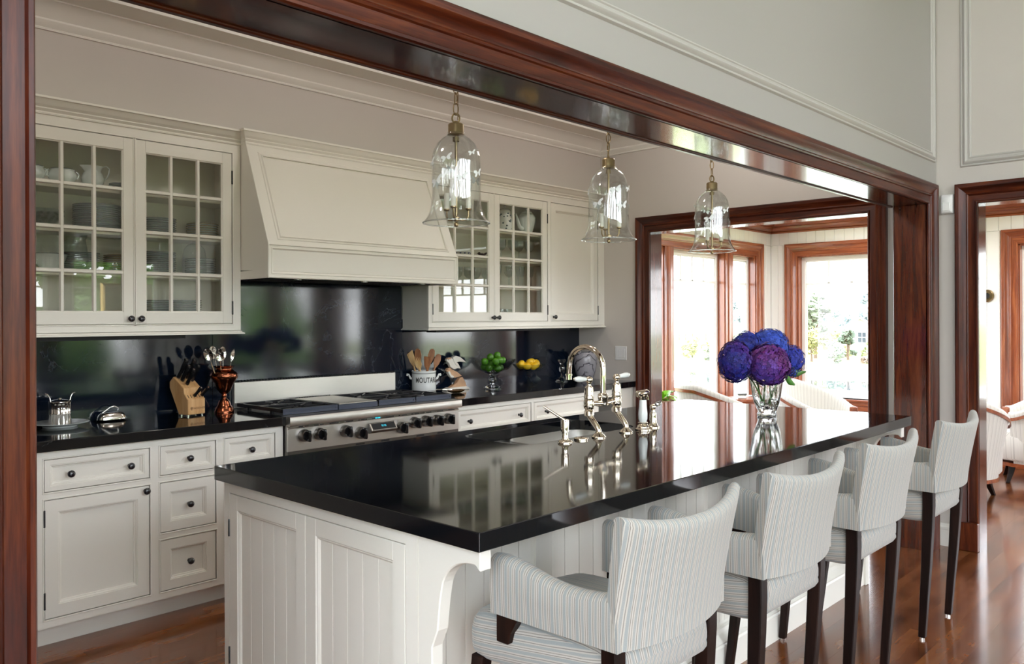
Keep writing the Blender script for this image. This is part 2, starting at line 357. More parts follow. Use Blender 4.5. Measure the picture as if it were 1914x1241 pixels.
def copy_tree(o, label, loc, rz=None, group=None):
    def rec(a, par):
        c = a.copy(); COL.objects.link(c)
        if par: c.parent = par
        for ch in a.children: rec(ch, c)
        return c
    c = rec(o, None); c.location = loc; c['label'] = label
    if rz is not None: c.rotation_euler = (0, 0, rz)
    if group: c['group'] = group
    return c
ORD = ['', 'topmost', 'second', 'third', 'fourth', 'fifth', 'sixth', 'seventh', 'eighth', 'ninth', 'tenth', 'eleventh', 'twelfth', 'thirteenth', 'fourteenth']
def arc(c, r, a0, a1, n, f): return [f(c[0]+r*math.cos(a0+(a1-a0)*i/n), c[1]+r*math.sin(a0+(a1-a0)*i/n)) for i in range(n+1)]
R = random.Random(7)
# ---------------------------------------------------------------- the setting
XL, XW, XD = -2.5, 5.6, 8.9            # living room west wall, wall between the rooms, dining room east wall
YS, YF, YB, YD = -4.2, 1.6, 4.5, 4.31  # south wall, header wall face, kitchen back wall, dining north wall
def wall_holes(plane, p0, p1, a0, a1, z0, z1, holes):
    m = MB(); A = sorted({a0, a1, *[h[0] for h in holes], *[h[1] for h in holes]}); Z = sorted({z0, z1, *[h[2] for h in holes], *[h[3] for h in holes]})
    for i in range(len(A)-1):
        for j in range(len(Z)-1):
            ca, cz = (A[i]+A[i+1])/2, (Z[j]+Z[j+1])/2
            if any(h[0] < ca < h[1] and h[2] < cz < h[3] for h in holes): continue
            if plane == 'x': m.box(p0, p1, A[i], A[i+1], Z[j], Z[j+1])
            else: m.box(A[i], A[i+1], p0, p1, Z[j], Z[j+1])
    return m
def struct(o): o['kind'] = 'structure'; return o

# floor: boards run along x; those in view are boards of their own
fl = MB(); fl.box(XL, 9.05, YS, 4.6, -.06, -.0125); fl = struct(fl.build('floor', 'floorbase'))
far = MB(); far.box(XL, 9.0, YS, -1.26, -.0125, 0); far.box(XL, -.4, -1.26, 4.5, -.0125, 0)
far.build('floor_beyond', 'floor', fl)
PW = .14; PL = {}
for L in (1.3, 1.7, 2.2, 2.6, .5):
    m = MB(); m.nested('z', 0, 1, 0, 1, 0, 1, []) if False else None
    w = PW-.00015; g = .0001
    vs = [(.00015, .00015, -.0125), (L-.00015, .00015, -.0125), (L-.00015, w, -.0125), (.00015, w, -.0125), (.00015, .00015, -.0003), (L-.00015, .00015, -.0003), (L-.00015, w, -.0003), (.00015, w, -.0003),
          (.00015+g, .00015+g, 0), (L-.00015-g, .00015+g, 0), (L-.00015-g, w-g, 0), (.00015+g, w-g, 0)]
    m.add(vs, [(0, 1, 5, 4), (1, 2, 6, 5), (2, 3, 7, 6), (3, 0, 4, 7), (4, 5, 9, 8), (5, 6, 10, 9), (6, 7, 11, 10), (7, 4, 8, 11), (8, 9, 10, 11), (3, 2, 1, 0)])
    PL[L] = m.build('plank', 'floor', fl); PL[L]['_used'] = 0
rows = int((4.31+1.26)/PW)+1
for r in range(rows):
    y = -1.26+r*PW
    if y+PW > 4.5: break
    x = -.4-R.choice((0, .3, .6, .9))
    while x < 8.9:
        L = R.choice((1.3, 1.7, 2.2, 2.6))
        if x < -.4: pass
        o = PL[L]
        if o['_used']: o = o.copy(); COL.objects.link(o); o.parent = fl
        else: o['_used'] = 1
        o.location = (x, y, 0); x += L
for o in fl.children:
    if '_used' in o: del o['_used']
bpy.data.objects.remove(PL[.5])

# walls
m = MB(); m.box(-1.2, XW, YB, YB+.12, 0, 3.1); wb = struct(m.build('wall_back', 'wallpaint'))
m = MB(); m.box(-1.2, XW, 4.245, YB, 2.40, 3.1); m.build('soffit', 'wallpaint', wb)
m = wall_holes('x', XW, XW+.15, YS, YB+.12, 0, 4.6, [(2.005, 3.755, 0, 2.14), (-2.615, 1.377, 0, 2.14)]); struct(m.build('wall_right', 'wallpaint'))
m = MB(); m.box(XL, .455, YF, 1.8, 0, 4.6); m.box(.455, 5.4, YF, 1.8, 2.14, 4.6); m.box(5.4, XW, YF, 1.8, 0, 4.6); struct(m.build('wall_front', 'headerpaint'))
m = MB(); m.box(-1.3, -1.2, 1.8, YB, 0, 3.1); struct(m.build('wall_left', 'wallpaint'))
m = MB(); m.box(-1.2, XW, 1.8, 4.245, 3.1, 3.18); struct(m.build('ceiling', 'ceilpaint'))
m = MB(); m.box(XL, XW, YS, YF, 4.6, 4.7); struct(m.build('ceiling', 'ceilpaint'))
m = MB(); m.box(XW+.15, 9.05, YS, YD+.2, 2.5, 2.6); struct(m.build('ceiling', 'ceilpaint'))
WW = [(-3.75+i*1.75, -2.35+i*1.75, .4, 2.45) for i in range(3)]; WW2 = [(u, v, 2.75, 4.3) for u, v, _, _ in WW]  # unseen west windows, enlarged to bring more light onto the island end
m = wall_holes('x', XL-.15, XL, YS, YF, 0, 4.6, WW+WW2); struct(m.build('wall_west', 'wallpaint'))
# south wall of living and dining room: tall windows onto the garden
SW = [(-2.0+i*1.55, -.72+i*1.55, .45, 2.35) for i in range(5)]
SW2 = [(a, b, 2.65, 4.3) for a, b, _, _ in SW]
SD = [(6.0, 6.75, .55, 2.1), (6.95, 7.7, .55, 2.1), (7.9, 8.6, .55, 2.1)]
m = wall_holes('y', YS-.15, YS, XL, 9.05, 0, 4.6, SW+SW2+SD); struct(m.build('wall_south', 'wallpaint'))
# dining room walls with their window openings
RW = [(2.60, 3.985, .56, 2.115), (.45, 1.83, .56, 2.115), (-1.70, -.32, .56, 2.115), (-3.85, -2.47, .56, 2.115)]
LWN = [(6.13, 6.67, .56, 2.115), (6.82, 7.84, .56, 2.115), (7.99, 8.53, .56, 2.115)]
m = wall_holes('x', XD, XD+.16, YS, YD+.2, 0, 2.5, RW); we = struct(m.build('wall_east', 'whitepaint'))
m = wall_holes('y', YD, YD+.18, XW+.15, XD, 0, 2.5, LWN); wn = struct(m.build('wall_north', 'whitepaint'))
BM = {}
def boards(par, plane, at, sg, a0, a1, z0, z1, w, mat='whitepaint'):
    n = max(1, round((a1-a0)/w)); w = (a1-a0)/n
    for i in range(n):
        k = (plane, sg, round(w, 4), round(z1-z0, 3), mat)
        if k not in BM:
            m = MB(); m.nested(plane, 0, sg, 0, w, 0, z1-z0, [(0, -.002), (0.0012, .005), (.004, .009)], back=False)
            o = m.build('board', mat, par); BM[k] = o
        else: o = BM[k].copy(); COL.objects.link(o); o.parent = par
        a = a0+i*w; o.location = (at, a, z0) if plane == 'x' else (a, at, z0)
boards(we, 'x', XD, -1, -2.2, YD-.01, 2.25, 2.5, .105)
for a0, a1 in ((4.13, 4.30), (1.98, 2.45), (-.17, .30)): boards(we, 'x', XD, -1, a0, a1, .14, 2.25, .105)
boards(we, 'x', XD, -1, -2.2, YD-.01, .14, .43, .105)
boards(wn, 'y', YD, -1, XW+.16, XD-.01, 2.25, 2.5, .105)
boards(wn, 'y', YD, -1, XW+.16, XD-.01, .14, .43, .105)
boards(wn, 'y', YD, -1, 8.67, XD-.01, .43, 2.25, .105); boards(wn, 'y', YD, -1, XW+.16, 5.99, .43, 2.25, .105)

# mouldings
CAS = [(0, 0), (0, .016), (.004, .022), (.012, .022), (.016, .014), (.020, .013), (.050, .013), (.054, .019), (.060, .022), (.066, .018), (.070, .019), (.090, .029), (.096, .036), (.102, .040), (.118, .041), (.125, .037), (.125, 0)]
def casing(par, plane, at, sg, a0, a1, z0, z1, fam='wood', prof=CAS, k=1., bottom=False, legs=(1, 1)):
    prof = [(d*k, h) for d, h in prof]; hx = 'y' if plane == 'x' else 'x'
    if legs[0]: MB().strip(plane, at, sg, lambda d: (a0-d, z0-(d if bottom else 0)), lambda d: (a0-d, z1+d), prof).build('casing_leg', fam+'_z', par, smooth=28)
    if legs[1]: MB().strip(plane, at, sg, lambda d: (a1+d, z0-(d if bottom else 0)), lambda d: (a1+d, z1+d), prof).build('casing_leg', fam+'_z', par, smooth=28)
    MB().strip(plane, at, sg, lambda d: (a0-d, z1+d), lambda d: (a1+d, z1+d), prof).build('casing_head', fam+'_'+hx, par, smooth=28)
    if bottom: MB().strip(plane, at, sg, lambda d: (a0-d, z0-d), lambda d: (a1+d, z0-d), prof).build('casing_sill', fam+'_'+hx, par, smooth=28)
t1 = S('trim_1'); casing(t1, 'y', YF, -1, .47, 5.385, 0, 2.125)              # the wide opening to the kitchen
m = MB(); m.box(.455, 5.40, 1.592, 1.79, 2.125, 2.14); m.build('jamb_head', 'gloss_x', t1, bevel=.002)
m = MB(); m.box(.47, 5.385, 1.79, 1.815, 2.118, 2.145); m.build('edge_bead', 'wood_x', t1, bevel=.005, seg=2)
for a, b in ((.455, .47), (5.385, 5.40)):
    m = MB(); m.box(a, b, 1.592, 1.79, 0, 2.125); m.build('jamb_leg', 'gloss_z', t1, bevel=.002)
m = MB(); m.box(5.372, 5.5, 1.553, 1.80, 0, .17); m.build('plinth', 'wood_z', t1, bevel=.004) if False else None
t2 = S('trim_2'); casing(t2, 'x', XW, -1, 2.02, 3.74, 0, 2.125)              # opening to the dining room
m = MB(); m.box(5.592, 5.76, 2.005, 3.755, 2.125, 2.14); m.build('jamb_head', 'gloss_y', t2)
for a, b in ((2.005, 2.02), (3.74, 3.755)):
    m = MB(); m.box(5.592, 5.76, a, b, 0, 2.125); m.build('jamb_leg', 'gloss_z', t2)
t3 = S('trim_3'); casing(t3, 'x', XW, -1, -2.6, 1.362, 0.17, 2.125)
m = MB(); m.box(5.592, 5.76, -2.615, 1.377, 2.125, 2.14); m.build('jamb_head', 'gloss_y', t3)
for a, b in ((-2.615, -2.6), (1.362, 1.377)):
    m = MB(); m.box(5.592, 5.76, a, b, 0, 2.125); m.build('jamb_leg', 'gloss_z', t3)
for a, b in ((1.362, 1.49), (-2.73, -2.6)):
    m = MB(); m.box(5.55, XW, a, b, 0, .172); m.build('plinth', 'wood_z', t3, bevel=.004)
# kitchen crown: cornice on soffit and right wall
CR = [(0, 2.80), (.012, 2.80), (.014, 2.808), (.008, 2.812), (.022, 2.822), (.034, 2.84), (.034, 2.848), (.05, 2.862), (.075, 2.885), (.11, 2.903), (.125, 2.905), (.125, 2.912), (.28, 2.914), (.284, 2.93), (.292, 2.936), (.292, 2.948), (.305, 2.97), (.33, 2.998), (.352, 3.012), (.352, 3.03), (.37, 3.04), (.37, 3.1), (0, 3.1)]
t4 = S('trim_4')
def crown(par, pts, prof, mat, name='cornice'):
    """pts: wall corners and, for each, the direction in which one metre of projection moves it"""
    for (p, e), (q, g) in zip(pts, pts[1:]):
        m = MB(); n = len(prof); vs = []
        for (c, dr) in ((p, e), (q, g)):
            for d, z in prof: vs.append((c[0]+dr[0]*d, c[1]+dr[1]*d, z))
        m.add(vs, [(i, i+1, n+i+1, n+i) for i in range(n-1)]+[(n-1, 0, n, 2*n-1), tuple(range(n))[::-1], tuple(range(n, 2*n))])
        m.build(name, mat, par, smooth=25)
crown(t4, [((-1.2, 4.245), (0, -1)), ((XW, 4.245), (-1, -1)), ((XW, 1.8), (-1, 0))], CR, 'trimpaint')
# dining room wooden crown
CD = [(0, 2.385), (.014, 2.385), (.018, 2.40), (.012, 2.406), (.022, 2.412), (.05, 2.43), (.062, 2.45), (.062, 2.458), (.08, 2.462), (.10, 2.482), (.105, 2.5), (0, 2.5)]
t5 = S('trim_5'); crown(t5, [((XW+.15, YD), (0, -1)), ((XD, YD), (-1, -1))], CD, 'cedar_x'); crown(t5, [((XD, YD), (-1, -1)), ((XD, YS), (-1, 0))], CD, 'cedar_y')
# panel mouldings on header wall and right wall
PM = [(0, 0), (.004, .007), (.010, .009), (.014, .005), (.022, .005), (.026, .013), (.034, .017), (.042, .013), (.048, .006), (.052, .010), (.058, .010), (.064, 0)]
def panel_frame(par, plane, at, sg, a0, a1, z0, z1, mat='mouldpaint'):
    F = [lambda d: (a0-d, z0-d), lambda d: (a1+d, z0-d), lambda d: (a1+d, z1+d), lambda d: (a0-d, z1+d)]
    for i in range(4): MB().strip(plane, at, sg, F[i], F[(i+1) % 4], PM).build('panel_mould', mat, par, smooth=40)
t6 = S('trim_6'); panel_frame(t6, 'y', YF, -1, .5, 5.495, 2.46, 4.2)
t7 = S('trim_7'); panel_frame(t7, 'x', XW, -1, -1.45, 1.40, 2.42, 4.2)
# skirting boards
BB = [(0, 0), (0, .016), (.10, .016), (.108, .020), (.118, .020), (.126, .012), (.14, .006), (.14, 0)]
t8 = S('trim_8')
MB().strip('x', XD, -1, lambda d: (YS, d), lambda d: (YD-.02, d), BB).build('skirting', 'cedar_y', t8)
MB().strip('y', YD, -1, lambda d: (XW+.16, d), lambda d: (XD, d), BB).build('skirting', 'cedar_x', t8)
MB().strip('x', XW, -1, lambda d: (1.49, d), lambda d: (YF, d), BB).build('skirting', 'trimpaint', t8)
MB().strip('x', XW, -1, lambda d: (1.8, d), lambda d: (1.895, d), BB).build('skirting', 'trimpaint', t8)

# windows
def window(n, plane, at, sg, units, zs=1.805, cols=4, fam='cedar'):
    """sg points into the room; units = openings of one window (a0, a1, z0, z1)"""
    w = S('window_%d' % n); hx = 'y' if plane == 'x' else 'x'
    Z0, Z1 = units[0][2], units[0][3]
    bx = lambda m, h0, h1, a0, a1, z0, z1: m.box(*((at+sg*h0, at+sg*h1, a0, a1) if plane == 'x' else (a0, a1, at+sg*h0, at+sg*h1)), z0, z1)
    A0, A1 = units[0][0], units[-1][1]
    casing(w, plane, at, sg, A0, A1, Z0-.02, Z1, fam, k=1.12)
    m = MB(); bx(m, 0, .045, A0-.16, A1+.16, Z0-.035, Z0-.012); m.build('stool', fam+'_'+hx, w, bevel=.006, seg=2)
    m = MB(); bx(m, 0, .018, A0-.14, A1+.14, Z0-.13, Z0-.035); bx(m, 0, .028, A0-.14, A1+.14, Z0-.075, Z0-.06); m.build('apron', fam+'_'+hx, w, bevel=.003)
    for u, v in zip(units, units[1:]):
        MB().strip(plane, at, sg, lambda d: (u[1]+d*(v[0]-u[1])/.14, Z0-.012), lambda d: (u[1]+d*(v[0]-u[1])/.14, Z1), [(0, -.0), (0, .02), (.03, .02), (.04, .03), (.06, .034), (.08, .034), (.10, .03), (.11, .02), (.14, .02), (.14, 0)]).build('mullion', fam+'_z', w, smooth=30)
    for (a0, a1, z0, z1) in units:
        m = MB(); t = .012
        for b in ((a0, a0+t, z0, z1), (a1-t, a1, z0, z1), (a0, a1, z1-t, z1)): bx(m, -.085, .003, *b)
        m.build('jamb', fam+'_z', w)
        m = MB(); bx(m, -.085, .0, a0, a1, z0-.012, z0+.004); m.build('inner_sill', 'whitepaint', w)
        s = .042; b0, b1, y0, y1 = a0+t, a1-t, z0+.004, z1-t
        m = MB()
        for b in ((b0, b0+s, y0, y1), (b1-s, b1, y0, y1), (b0+s, b1-s, y1-s, y1), (b0+s, b1-s, y0, y0+s+.02)): bx(m, -.115, -.075, *b)
        for b in ((b0+s, b0+s+.012, y0+s, y1-s), (b1-s-.012, b1-s, y0+s, y1-s), (b0+s, b1-s, y1-s-.012, y1-s), (b0+s, b1-s, y0+s+.02, y0+s+.03)): bx(m, -.108, -.085, *b)
        c0, c1 = b0+s+.012, b1-s-.012
        bx(m, -.112, -.082, c0, c1, zs-.012, zs+.012)
        nc = max(1, round((c1-c0)/.245)) if cols is None else cols
        nc = nc if (c1-c0) > .6 else 2
        if (c1-c0) < .45: nc = 1
        for i in range(1, nc):
            a = c0+(c1-c0)*i/nc; bx(m, -.112, -.082, a-.014, a+.014, zs, y1-s-.01)
        m.build('sash', 'whitepaint', w, bevel=.002)
        m = MB(); bx(m, -.099, -.096, b0+s, b1-s, y0+s, y1-s); m.build('pane', 'pane', w)
window(1, 'x', XD, -1, [RW[0]], cols=5); window(2, 'x', XD, -1, [RW[1]], cols=5); window(3, 'x', XD, -1, [RW[2]], cols=5); window(19, 'x', XD, -1, [RW[3]], cols=5)
window(4, 'y', YD, -1, LWN, cols=4)
for i, u in enumerate(SW): window(5+i, 'y', YS, 1, [u], zs=1.9, cols=4, fam='wood')
for i, u in enumerate(SW2): window(10+i, 'y', YS, 1, [u], zs=3.9, cols=4, fam='wood')
window(15, 'y', YS, 1, SD, cols=3)
for i, u in enumerate(WW+WW2): window(20+i, 'x', XL, 1, [u], zs=1.95 if i < 3 else 3.9, cols=4, fam='wood')

# opal globes added out of view to brighten the kitchen soffit and cupboards
for i, (x, y) in enumerate(FILL_GLOBES):
    o = T('ceiling_globe', 'unseen opal globe added to light the upper kitchen, %s' % ('left one', 'middle one', 'right one')[i], 'light', (x, y, 3.1), group='added kitchen light globes')
    m = MB(); m.lathe([(.0, 0), (.07, 0), (.07, -.02), (.04, -.03), (.04, -.05), (0, -.05)], seg=24); m.build('mount', 'brass', o, smooth=30)
    m = MB(); m.ball((0, 0, -.15), .11, 24, 14); m.build('globe', 'opal', o, smooth=80)
for i, (x, y) in enumerate(((6.6, 3.2), (8.1, 3.2), (6.6, 1.4), (8.1, 1.4))):  # unseen ceiling lights added to brighten the dining room
    o = T('fill_downlight', 'recessed downlight added unseen to brighten the dining room, %s' % ('northwest corner', 'northeast corner', 'southwest corner', 'southeast corner')[i], 'light', (x, y, 2.5), group='added dining room lights')
    m = MB(); m.lathe([(.055, .0), (.055, -.006), (.075, -.004), (.075, 0)], seg=24); m.build('trim_ring', 'whitepaint', o, smooth=30)
    ld = bpy.data.lights.new('fill', 'AREA'); ld.shape = 'DISK'; ld.size = .10; ld.energy = DINE_FILL_W; ld.color = (1, .99, .98); ld.spread = math.radians(170)
    lo = bpy.data.objects.new('lamp', ld); COL.objects.link(lo); lo.parent = o; lo.location = (0, 0, -.008)
# wall fittings
o = T('light_switch', 'white double rocker switch plate on the wall beside the opening', 'switch', (XW, 4.035, 1.14))
MB().nested('x', 0, -1, -.058, .058, -.058, .058, [(0, 0), (0, .003), (.003, .006)]).build('plate', 'plastic', o)
for k in (-.024, .024): MB().nested('x', 0, -1, k-.017, k+.017, -.034, .034, [(0, .004), (0, .0075), (.002, .0085), (.004, .0078)]).build('rocker', 'plastic', o)
o = T('motion_sensor', 'white motion sensor high on the wall right of the kitchen opening', 'sensor', (5.598, 1.535, 2.135))
MB().nested('x', 0, -1, -.04, .035, -.06, .06, [(0, 0), (0, .02), (.006, .035), (.012, .04)]).build('housing', 'plastic', o, bevel=.006, seg=2)
MB().nested('x', -.038, -1, -.025, .022, -.045, .01, [(0, 0), (.004, .006)]).build('lens', 'whitepaint', o)
o = T('wall_dial', 'dark round dial on the white boarded dining room wall', 'dial', (XD-.010, 2.09, 1.632))
m = MB(); m.tube([(0, 0, 0), (-.012, 0, 0), (-.02, 0, 0)], [.06, .06, .05], 24); m.build('face_plate', 'brass', o)
m = MB(); m.tube([(-.018, 0, 0), (-.04, 0, 0)], [.03, .026], 18); m.build('knob', 'iron', o)
# ---------------------------------------------------------------- kitchen furniture
YFc = 3.913                                             # front of the lower face frames
def knob(par, x, y, z, sg=-1, mat='knobblack', r=.0165, axis='y'):
    """a turned knob whose stem runs out of a front"""
    prof = [(.0, 0), (r*.55, 0), (r*.55, .002), (r*.34, .005), (r*.34, .012), (r*.8, .017), (r, .023), (r*.92, .029), (r*.5, .033), (0, .034)]
    m = MB(); m.lathe(prof, seg=16)
    m.v = [(a, -c, b) for a, b, c in m.v] if axis == 'y' else [(-c, a, b) for a, b, c in m.v]
    return m.build('knob', mat, par, smooth=50, loc=(x, y, z))
def shaker(par, name, x0, x1, z0, z1, y, stile, mat='cream', dep=.022):
    m = MB(); m.nested('y', y, -1, x0, x1, z0, z1, [(0, -dep), (0, -.0015), (.0012, 0), (stile, 0), (stile+.002, -.003), (stile+.005, -.003), (stile+.010, -.010), (stile+.014, -.011), (stile+.016, -.016)])
    return m.build(name, mat, par)
def hinge(par, x, z, y): 
    m = MB(); m.cyl((x, y, z-.03), (x, y, z+.03), .0045, seg=8); m.ball((x, y, z+.033), .005, 8, 5); m.ball((x, y, z-.033), .005, 8, 5); m.build('hinge', 'iron', par, smooth=40)
def frame_front(par, x0, x1, z0, z1, holes, y, dep=.02, mat='cream'):
    m = wall_holes('y', y, y+dep, x0, x1, z0, z1, [(a-.0025, b+.0025, c-.0025, d+.0025) for a, b, c, d in holes]); m.build('face_frame', mat, par)
    for a, b, c, d in holes:                            # small bead round every opening
        m = MB(); e = .0025
        F = [lambda k: (a-e-k, c-e-k), lambda k: (b+e+k, c-e-k), lambda k: (b+e+k, d+e+k), lambda k: (a-e-k, d+e+k)]
        for i in range(4): m.strip('y', y, -1, F[i], F[(i+1) % 4], [(0, -.004), (0, .001), (.002, .0026), (.005, .0026), (.007, 0)], closed=False)
        m.build('bead', mat, par)
def base_unit(x0, x1, fronts, label, left_end=False):
    o = T('base_cabinet', label, 'cabinet', (0, 0, 0), group=None)
    m = MB(); m.box(x0, x1, YFc+.075, YFc+.09, 0, .1); m.build('toe_kick', 'cream', o)
    m = MB(); m.box(x0, x0+.018, YFc+.02, 4.46, .1, .866); m.box(x1-.018, x1, YFc+.02, 4.46, .1, .866); m.box(x0+.018, x1-.018, YFc+.02, 4.46, .1, .118); m.box(x0+.018, x1-.018, 4.445, 4.46, .118, .866); m.box(x0+.018, x1-.018, YFc+.03, YFc+.09, .846, .866)
    m.build('carcass', 'cream', o)
    frame_front(o, x0, x1, .097, .866, [f[1:5] for f in fronts], YFc)
    for kind, a, b, c, d, knobs, hz in fronts:
        if kind == 'drawer':
            p = shaker(o, 'drawer', a, b, c, d, YFc+.001, .022 if d-c < .15 else .046)
        elif kind == 'open':
            m = MB(); m.box(a, b, YFc+.35, YFc+.37, c, d); m.build('cubby_back', 'spoonwood', o); continue
        else: p = shaker(o, 'door', a, b, c, d, YFc+.001, .054)
        for kx, kz in knobs: knob(p, kx, YFc+.001, kz)
        for hx, z in hz: hinge(p, hx, z, YFc-.001)
    return o
base_unit(.60, 1.167, [('drawer', .64, 1.13, .690, .826, [(.75, .757), (1.02, .757)], []), ('door', .64, 1.13, .136, .650, [(1.1, .62)], [])], 'cream base cabinet mostly hidden behind the mahogany post at far left')
base_unit(1.167, 1.667, [('drawer', 1.191, 1.641, .688, .826, [(1.292, .757), (1.550, .757)], []), ('door', 1.191, 1.641, .136, .650, [(1.622, .629)], [(1.189, .572), (1.189, .215)])], 'cream base cabinet with one wide two-knob drawer over a panelled door')
base_unit(1.667, 1.997, [('drawer', 1.694, 1.971, .690, .826, [(1.833, .757)], []), ('drawer', 1.694, 1.971, .416, .652, [(1.833, .534)], []), ('drawer', 1.694, 1.971, .135, .376, [(1.833, .256)], [])], 'narrow cream base cabinet with a stack of three drawers')
base_unit(1.997, 2.352, [('drawer', 2.021, 2.303, .694, .829, [(2.162, .760)], []), ('door', 2.021, 2.303, .136, .654, [(2.285, .63)], [])], 'narrow cream base cabinet directly left of the steel range')
base_unit(3.605, 4.358, [('drawer', 3.630, 4.337, .690, .830, [(3.725, .758), (4.212, .758)], []), ('door', 3.630, 3.978, .136, .650, [(3.95, .62)], []), ('door', 3.989, 4.337, .136, .650, [(4.02, .62)], [])], 'cream base cabinet directly right of the range with a wide drawer')
base_unit(4.358, 5.075, [('drawer', 4.379, 5.049, .690, .830, [(4.496, .758), (4.979, .758)], []), ('door', 4.379, 4.709, .136, .650, [(4.68, .62)], []), ('door', 4.719, 5.049, .136, .650, [(4.75, .62)], [])], 'cream base cabinet below the lemon bowl, seen behind the tap')
base_unit(5.075, 5.598, [('open', 5.13, 5.40, .66, .80, [], []), ('door', 5.13, 5.54, .136, .62, [(5.16, .6)], [])], 'cream end base cabinet with an open cubby beside the dining room opening')

def slab(name, label, cat, x0, x1, y0, y1, z0, z1, mat='stone', bev=.003):
    m = MB(); m.box(x0, x1, y0, y1, z0, z1); return tag(m.build(name, mat, None, bevel=bev, seg=2), label, cat)
slab('worktop', 'long black stone worktop left of the range under the glazed cupboard', 'worktop', .60, 2.354, 3.883, 4.478, .866, .914)
slab('worktop', 'black stone worktop right of the range running to the wall', 'worktop', 3.603, 5.598, 3.883, 4.478, .866, .914)
o = T('backsplash', 'glossy black stone backsplash behind the range and worktops', 'backsplash', (0, 0, 0))
for x0, x1, z1 in ((.60, 2.239, 1.43), (2.241, 3.628, 1.72), (3.630, 5.598, 1.43)):
    m = MB(); m.box(x0, x1, 4.480, 4.498, .900, z1); m.build('slab', 'splash', o, bevel=.001)

# upper cupboards
YU = 4.205
def glass_door(par, a, b, z0, z1, kx, hx, y=YU):
    s = MB(); st = .053; tp = .06
    s.box(a, a+st, y, y+.022, z0, z1); s.box(b-st, b, y, y+.022, z0, z1); s.box(a+st, b-st, y, y+.022, z1-tp, z1); s.box(a+st, b-st, y, y+.022, z0, z0+tp)
    d = s.build('door', 'cream', par, bevel=.0012)
    x0, x1, w0, w1 = a+st, b-st, z0+tp, z1-tp; mt = .022; pw = (x1-x0-2*mt)/3; ph = (w1-w0-3*mt)/4
    g = MB()
    X = [x0+(pw+mt)*i for i in range(3)]; Z = [w0+(ph+mt)*i for i in range(4)]
    for i in range(2): g.prism([(X[i]+pw, y+.014), (X[i]+pw+.005, y+.003), (X[i]+pw+mt-.005, y+.003), (X[i]+pw+mt, y+.014)], w0, w1, 'z')
    for j in range(3):
        for i in range(3): g.prism([(y+.014, Z[j]+ph), (y+.003, Z[j]+ph+.005), (y+.003, Z[j]+ph+mt-.005), (y+.014, Z[j]+ph+mt)], X[i]-(0 if i == 0 else .004), X[i]+pw+(0 if i == 2 else .004), 'x')
    e = [lambda k: (x0+k, w0+k), lambda k: (x1-k, w0+k), lambda k: (x1-k, w1-k), lambda k: (x0+k, w1-k)]
    for i in range(4): g.strip('y', y, -1, e[i], e[(i+1) % 4], [(0, -.016), (0, -.003), (.006, -.006), (.006, -.016)])
    g.build('glazing_bar', 'cream', d)
    first = None
    for i in range(3):
        for j in range(4):
            if first is None:
                m = MB(); m.box(-.002, pw+.002, y+.0145, y+.0165, -.002, ph+.002); first = q = m.build('pane', 'cabpane', d)
            else: q = first.copy(); COL.objects.link(q); q.parent = d
            q.location = (X[i], 0, Z[j])
    if kx: knob(d, kx, y, z0+.027)
    for z in (z1-.13, z0+.085): hinge(d, hx, z, y-.001)
    return d
CC = [(0, 2.395), (.006, 2.395), (.008, 2.402), (.004, 2.408), (.012, 2.416), (.016, 2.420), (.016, 2.425), (.030, 2.436), (.044, 2.452), (.050, 2.458), (.058, 2.460), (.058, 2.470), (0, 2.470)]
def upper(name, label, x0, x1, doors, zs, left_side=True):
    o = T(name, label, 'cabinet', (0, 0, 0))
    m = MB(); m.box(x0, x0+.02, YU+.022, 4.478, 1.375, 2.40); m.box(x1-.02, x1, YU+.022, 4.478, 1.375, 2.40); m.box(x0, x1, YU+.022, 4.478, 1.375, 1.43); m.box(x0, x1, YU+.022, 4.244, 2.345, 2.40); m.box(x0+.02, x1-.02, 4.463, 4.478, 1.43, 2.40)
    m.build('carcass', 'inside', o)
    for xs_ in ((x0-.001, x0), (x1, x1+.001)):
        m = MB(); m.box(*xs_, YU+.01, 4.478, 1.372, 2.40); m.build("side_panel", "cream", o)
    for z in zs:
        m = MB(); m.box(x0+.02, x1-.02, YU+.05, 4.463, z-.02, z); m.build('shelf', 'inside', o)
    frame_front(o, x0, x1, 1.372, 2.40, [d[1:5] for d in doors], YU, dep=.02)
    for k, a, b, c, d, kx, hx in doors:
        if k == 'glass': glass_door(o, a, b, c, d, kx, hx)
        else:
            p = shaker(o, 'door', a, b, c, d, YU+.001, .055); knob(p, kx, YU, c+.03)
            for z in (d-.13, c+.085): hinge(p, hx, z, YU-.001)
    m = MB(); pr = [(0, 1.372), (.003, 1.371), (.006, 1.366), (.014, 1.362), (.017, 1.360), (.017, 1.355), (0, 1.355)]
    n = len(pr); vs = []
    for (cx, cy_, dx, dy) in ((x0, 4.478, -1, 0), (x0, YU, -1, -1), (x1, YU, 1, -1), (x1, 4.478, 1, 0)):
        for d, z in pr: vs.append((cx+dx*d, cy_+dy*d, z))
    m.add(vs, [(s*n+i, s*n+i+1, s*n+n+i+1, s*n+n+i) for s in range(3) for i in range(n-1)]); m.box(x0, x1, YU, 4.478, 1.356, 1.374)
    m.build('light_rail', 'cream', o)
    m = MB(); m.strip('y', YU, -1, lambda d: (x0-.0, 0+d), lambda d: (x1+.0, 0+d), [(z, d) for d, z in CC]); m.build('cornice', 'cream', o)
    m = MB(); m.box(x0, x1, YU, 4.244, 2.40, 2.468); m.build('top_board', 'cream', o)
    return o
ZS = (1.672, 1.878, 2.088)
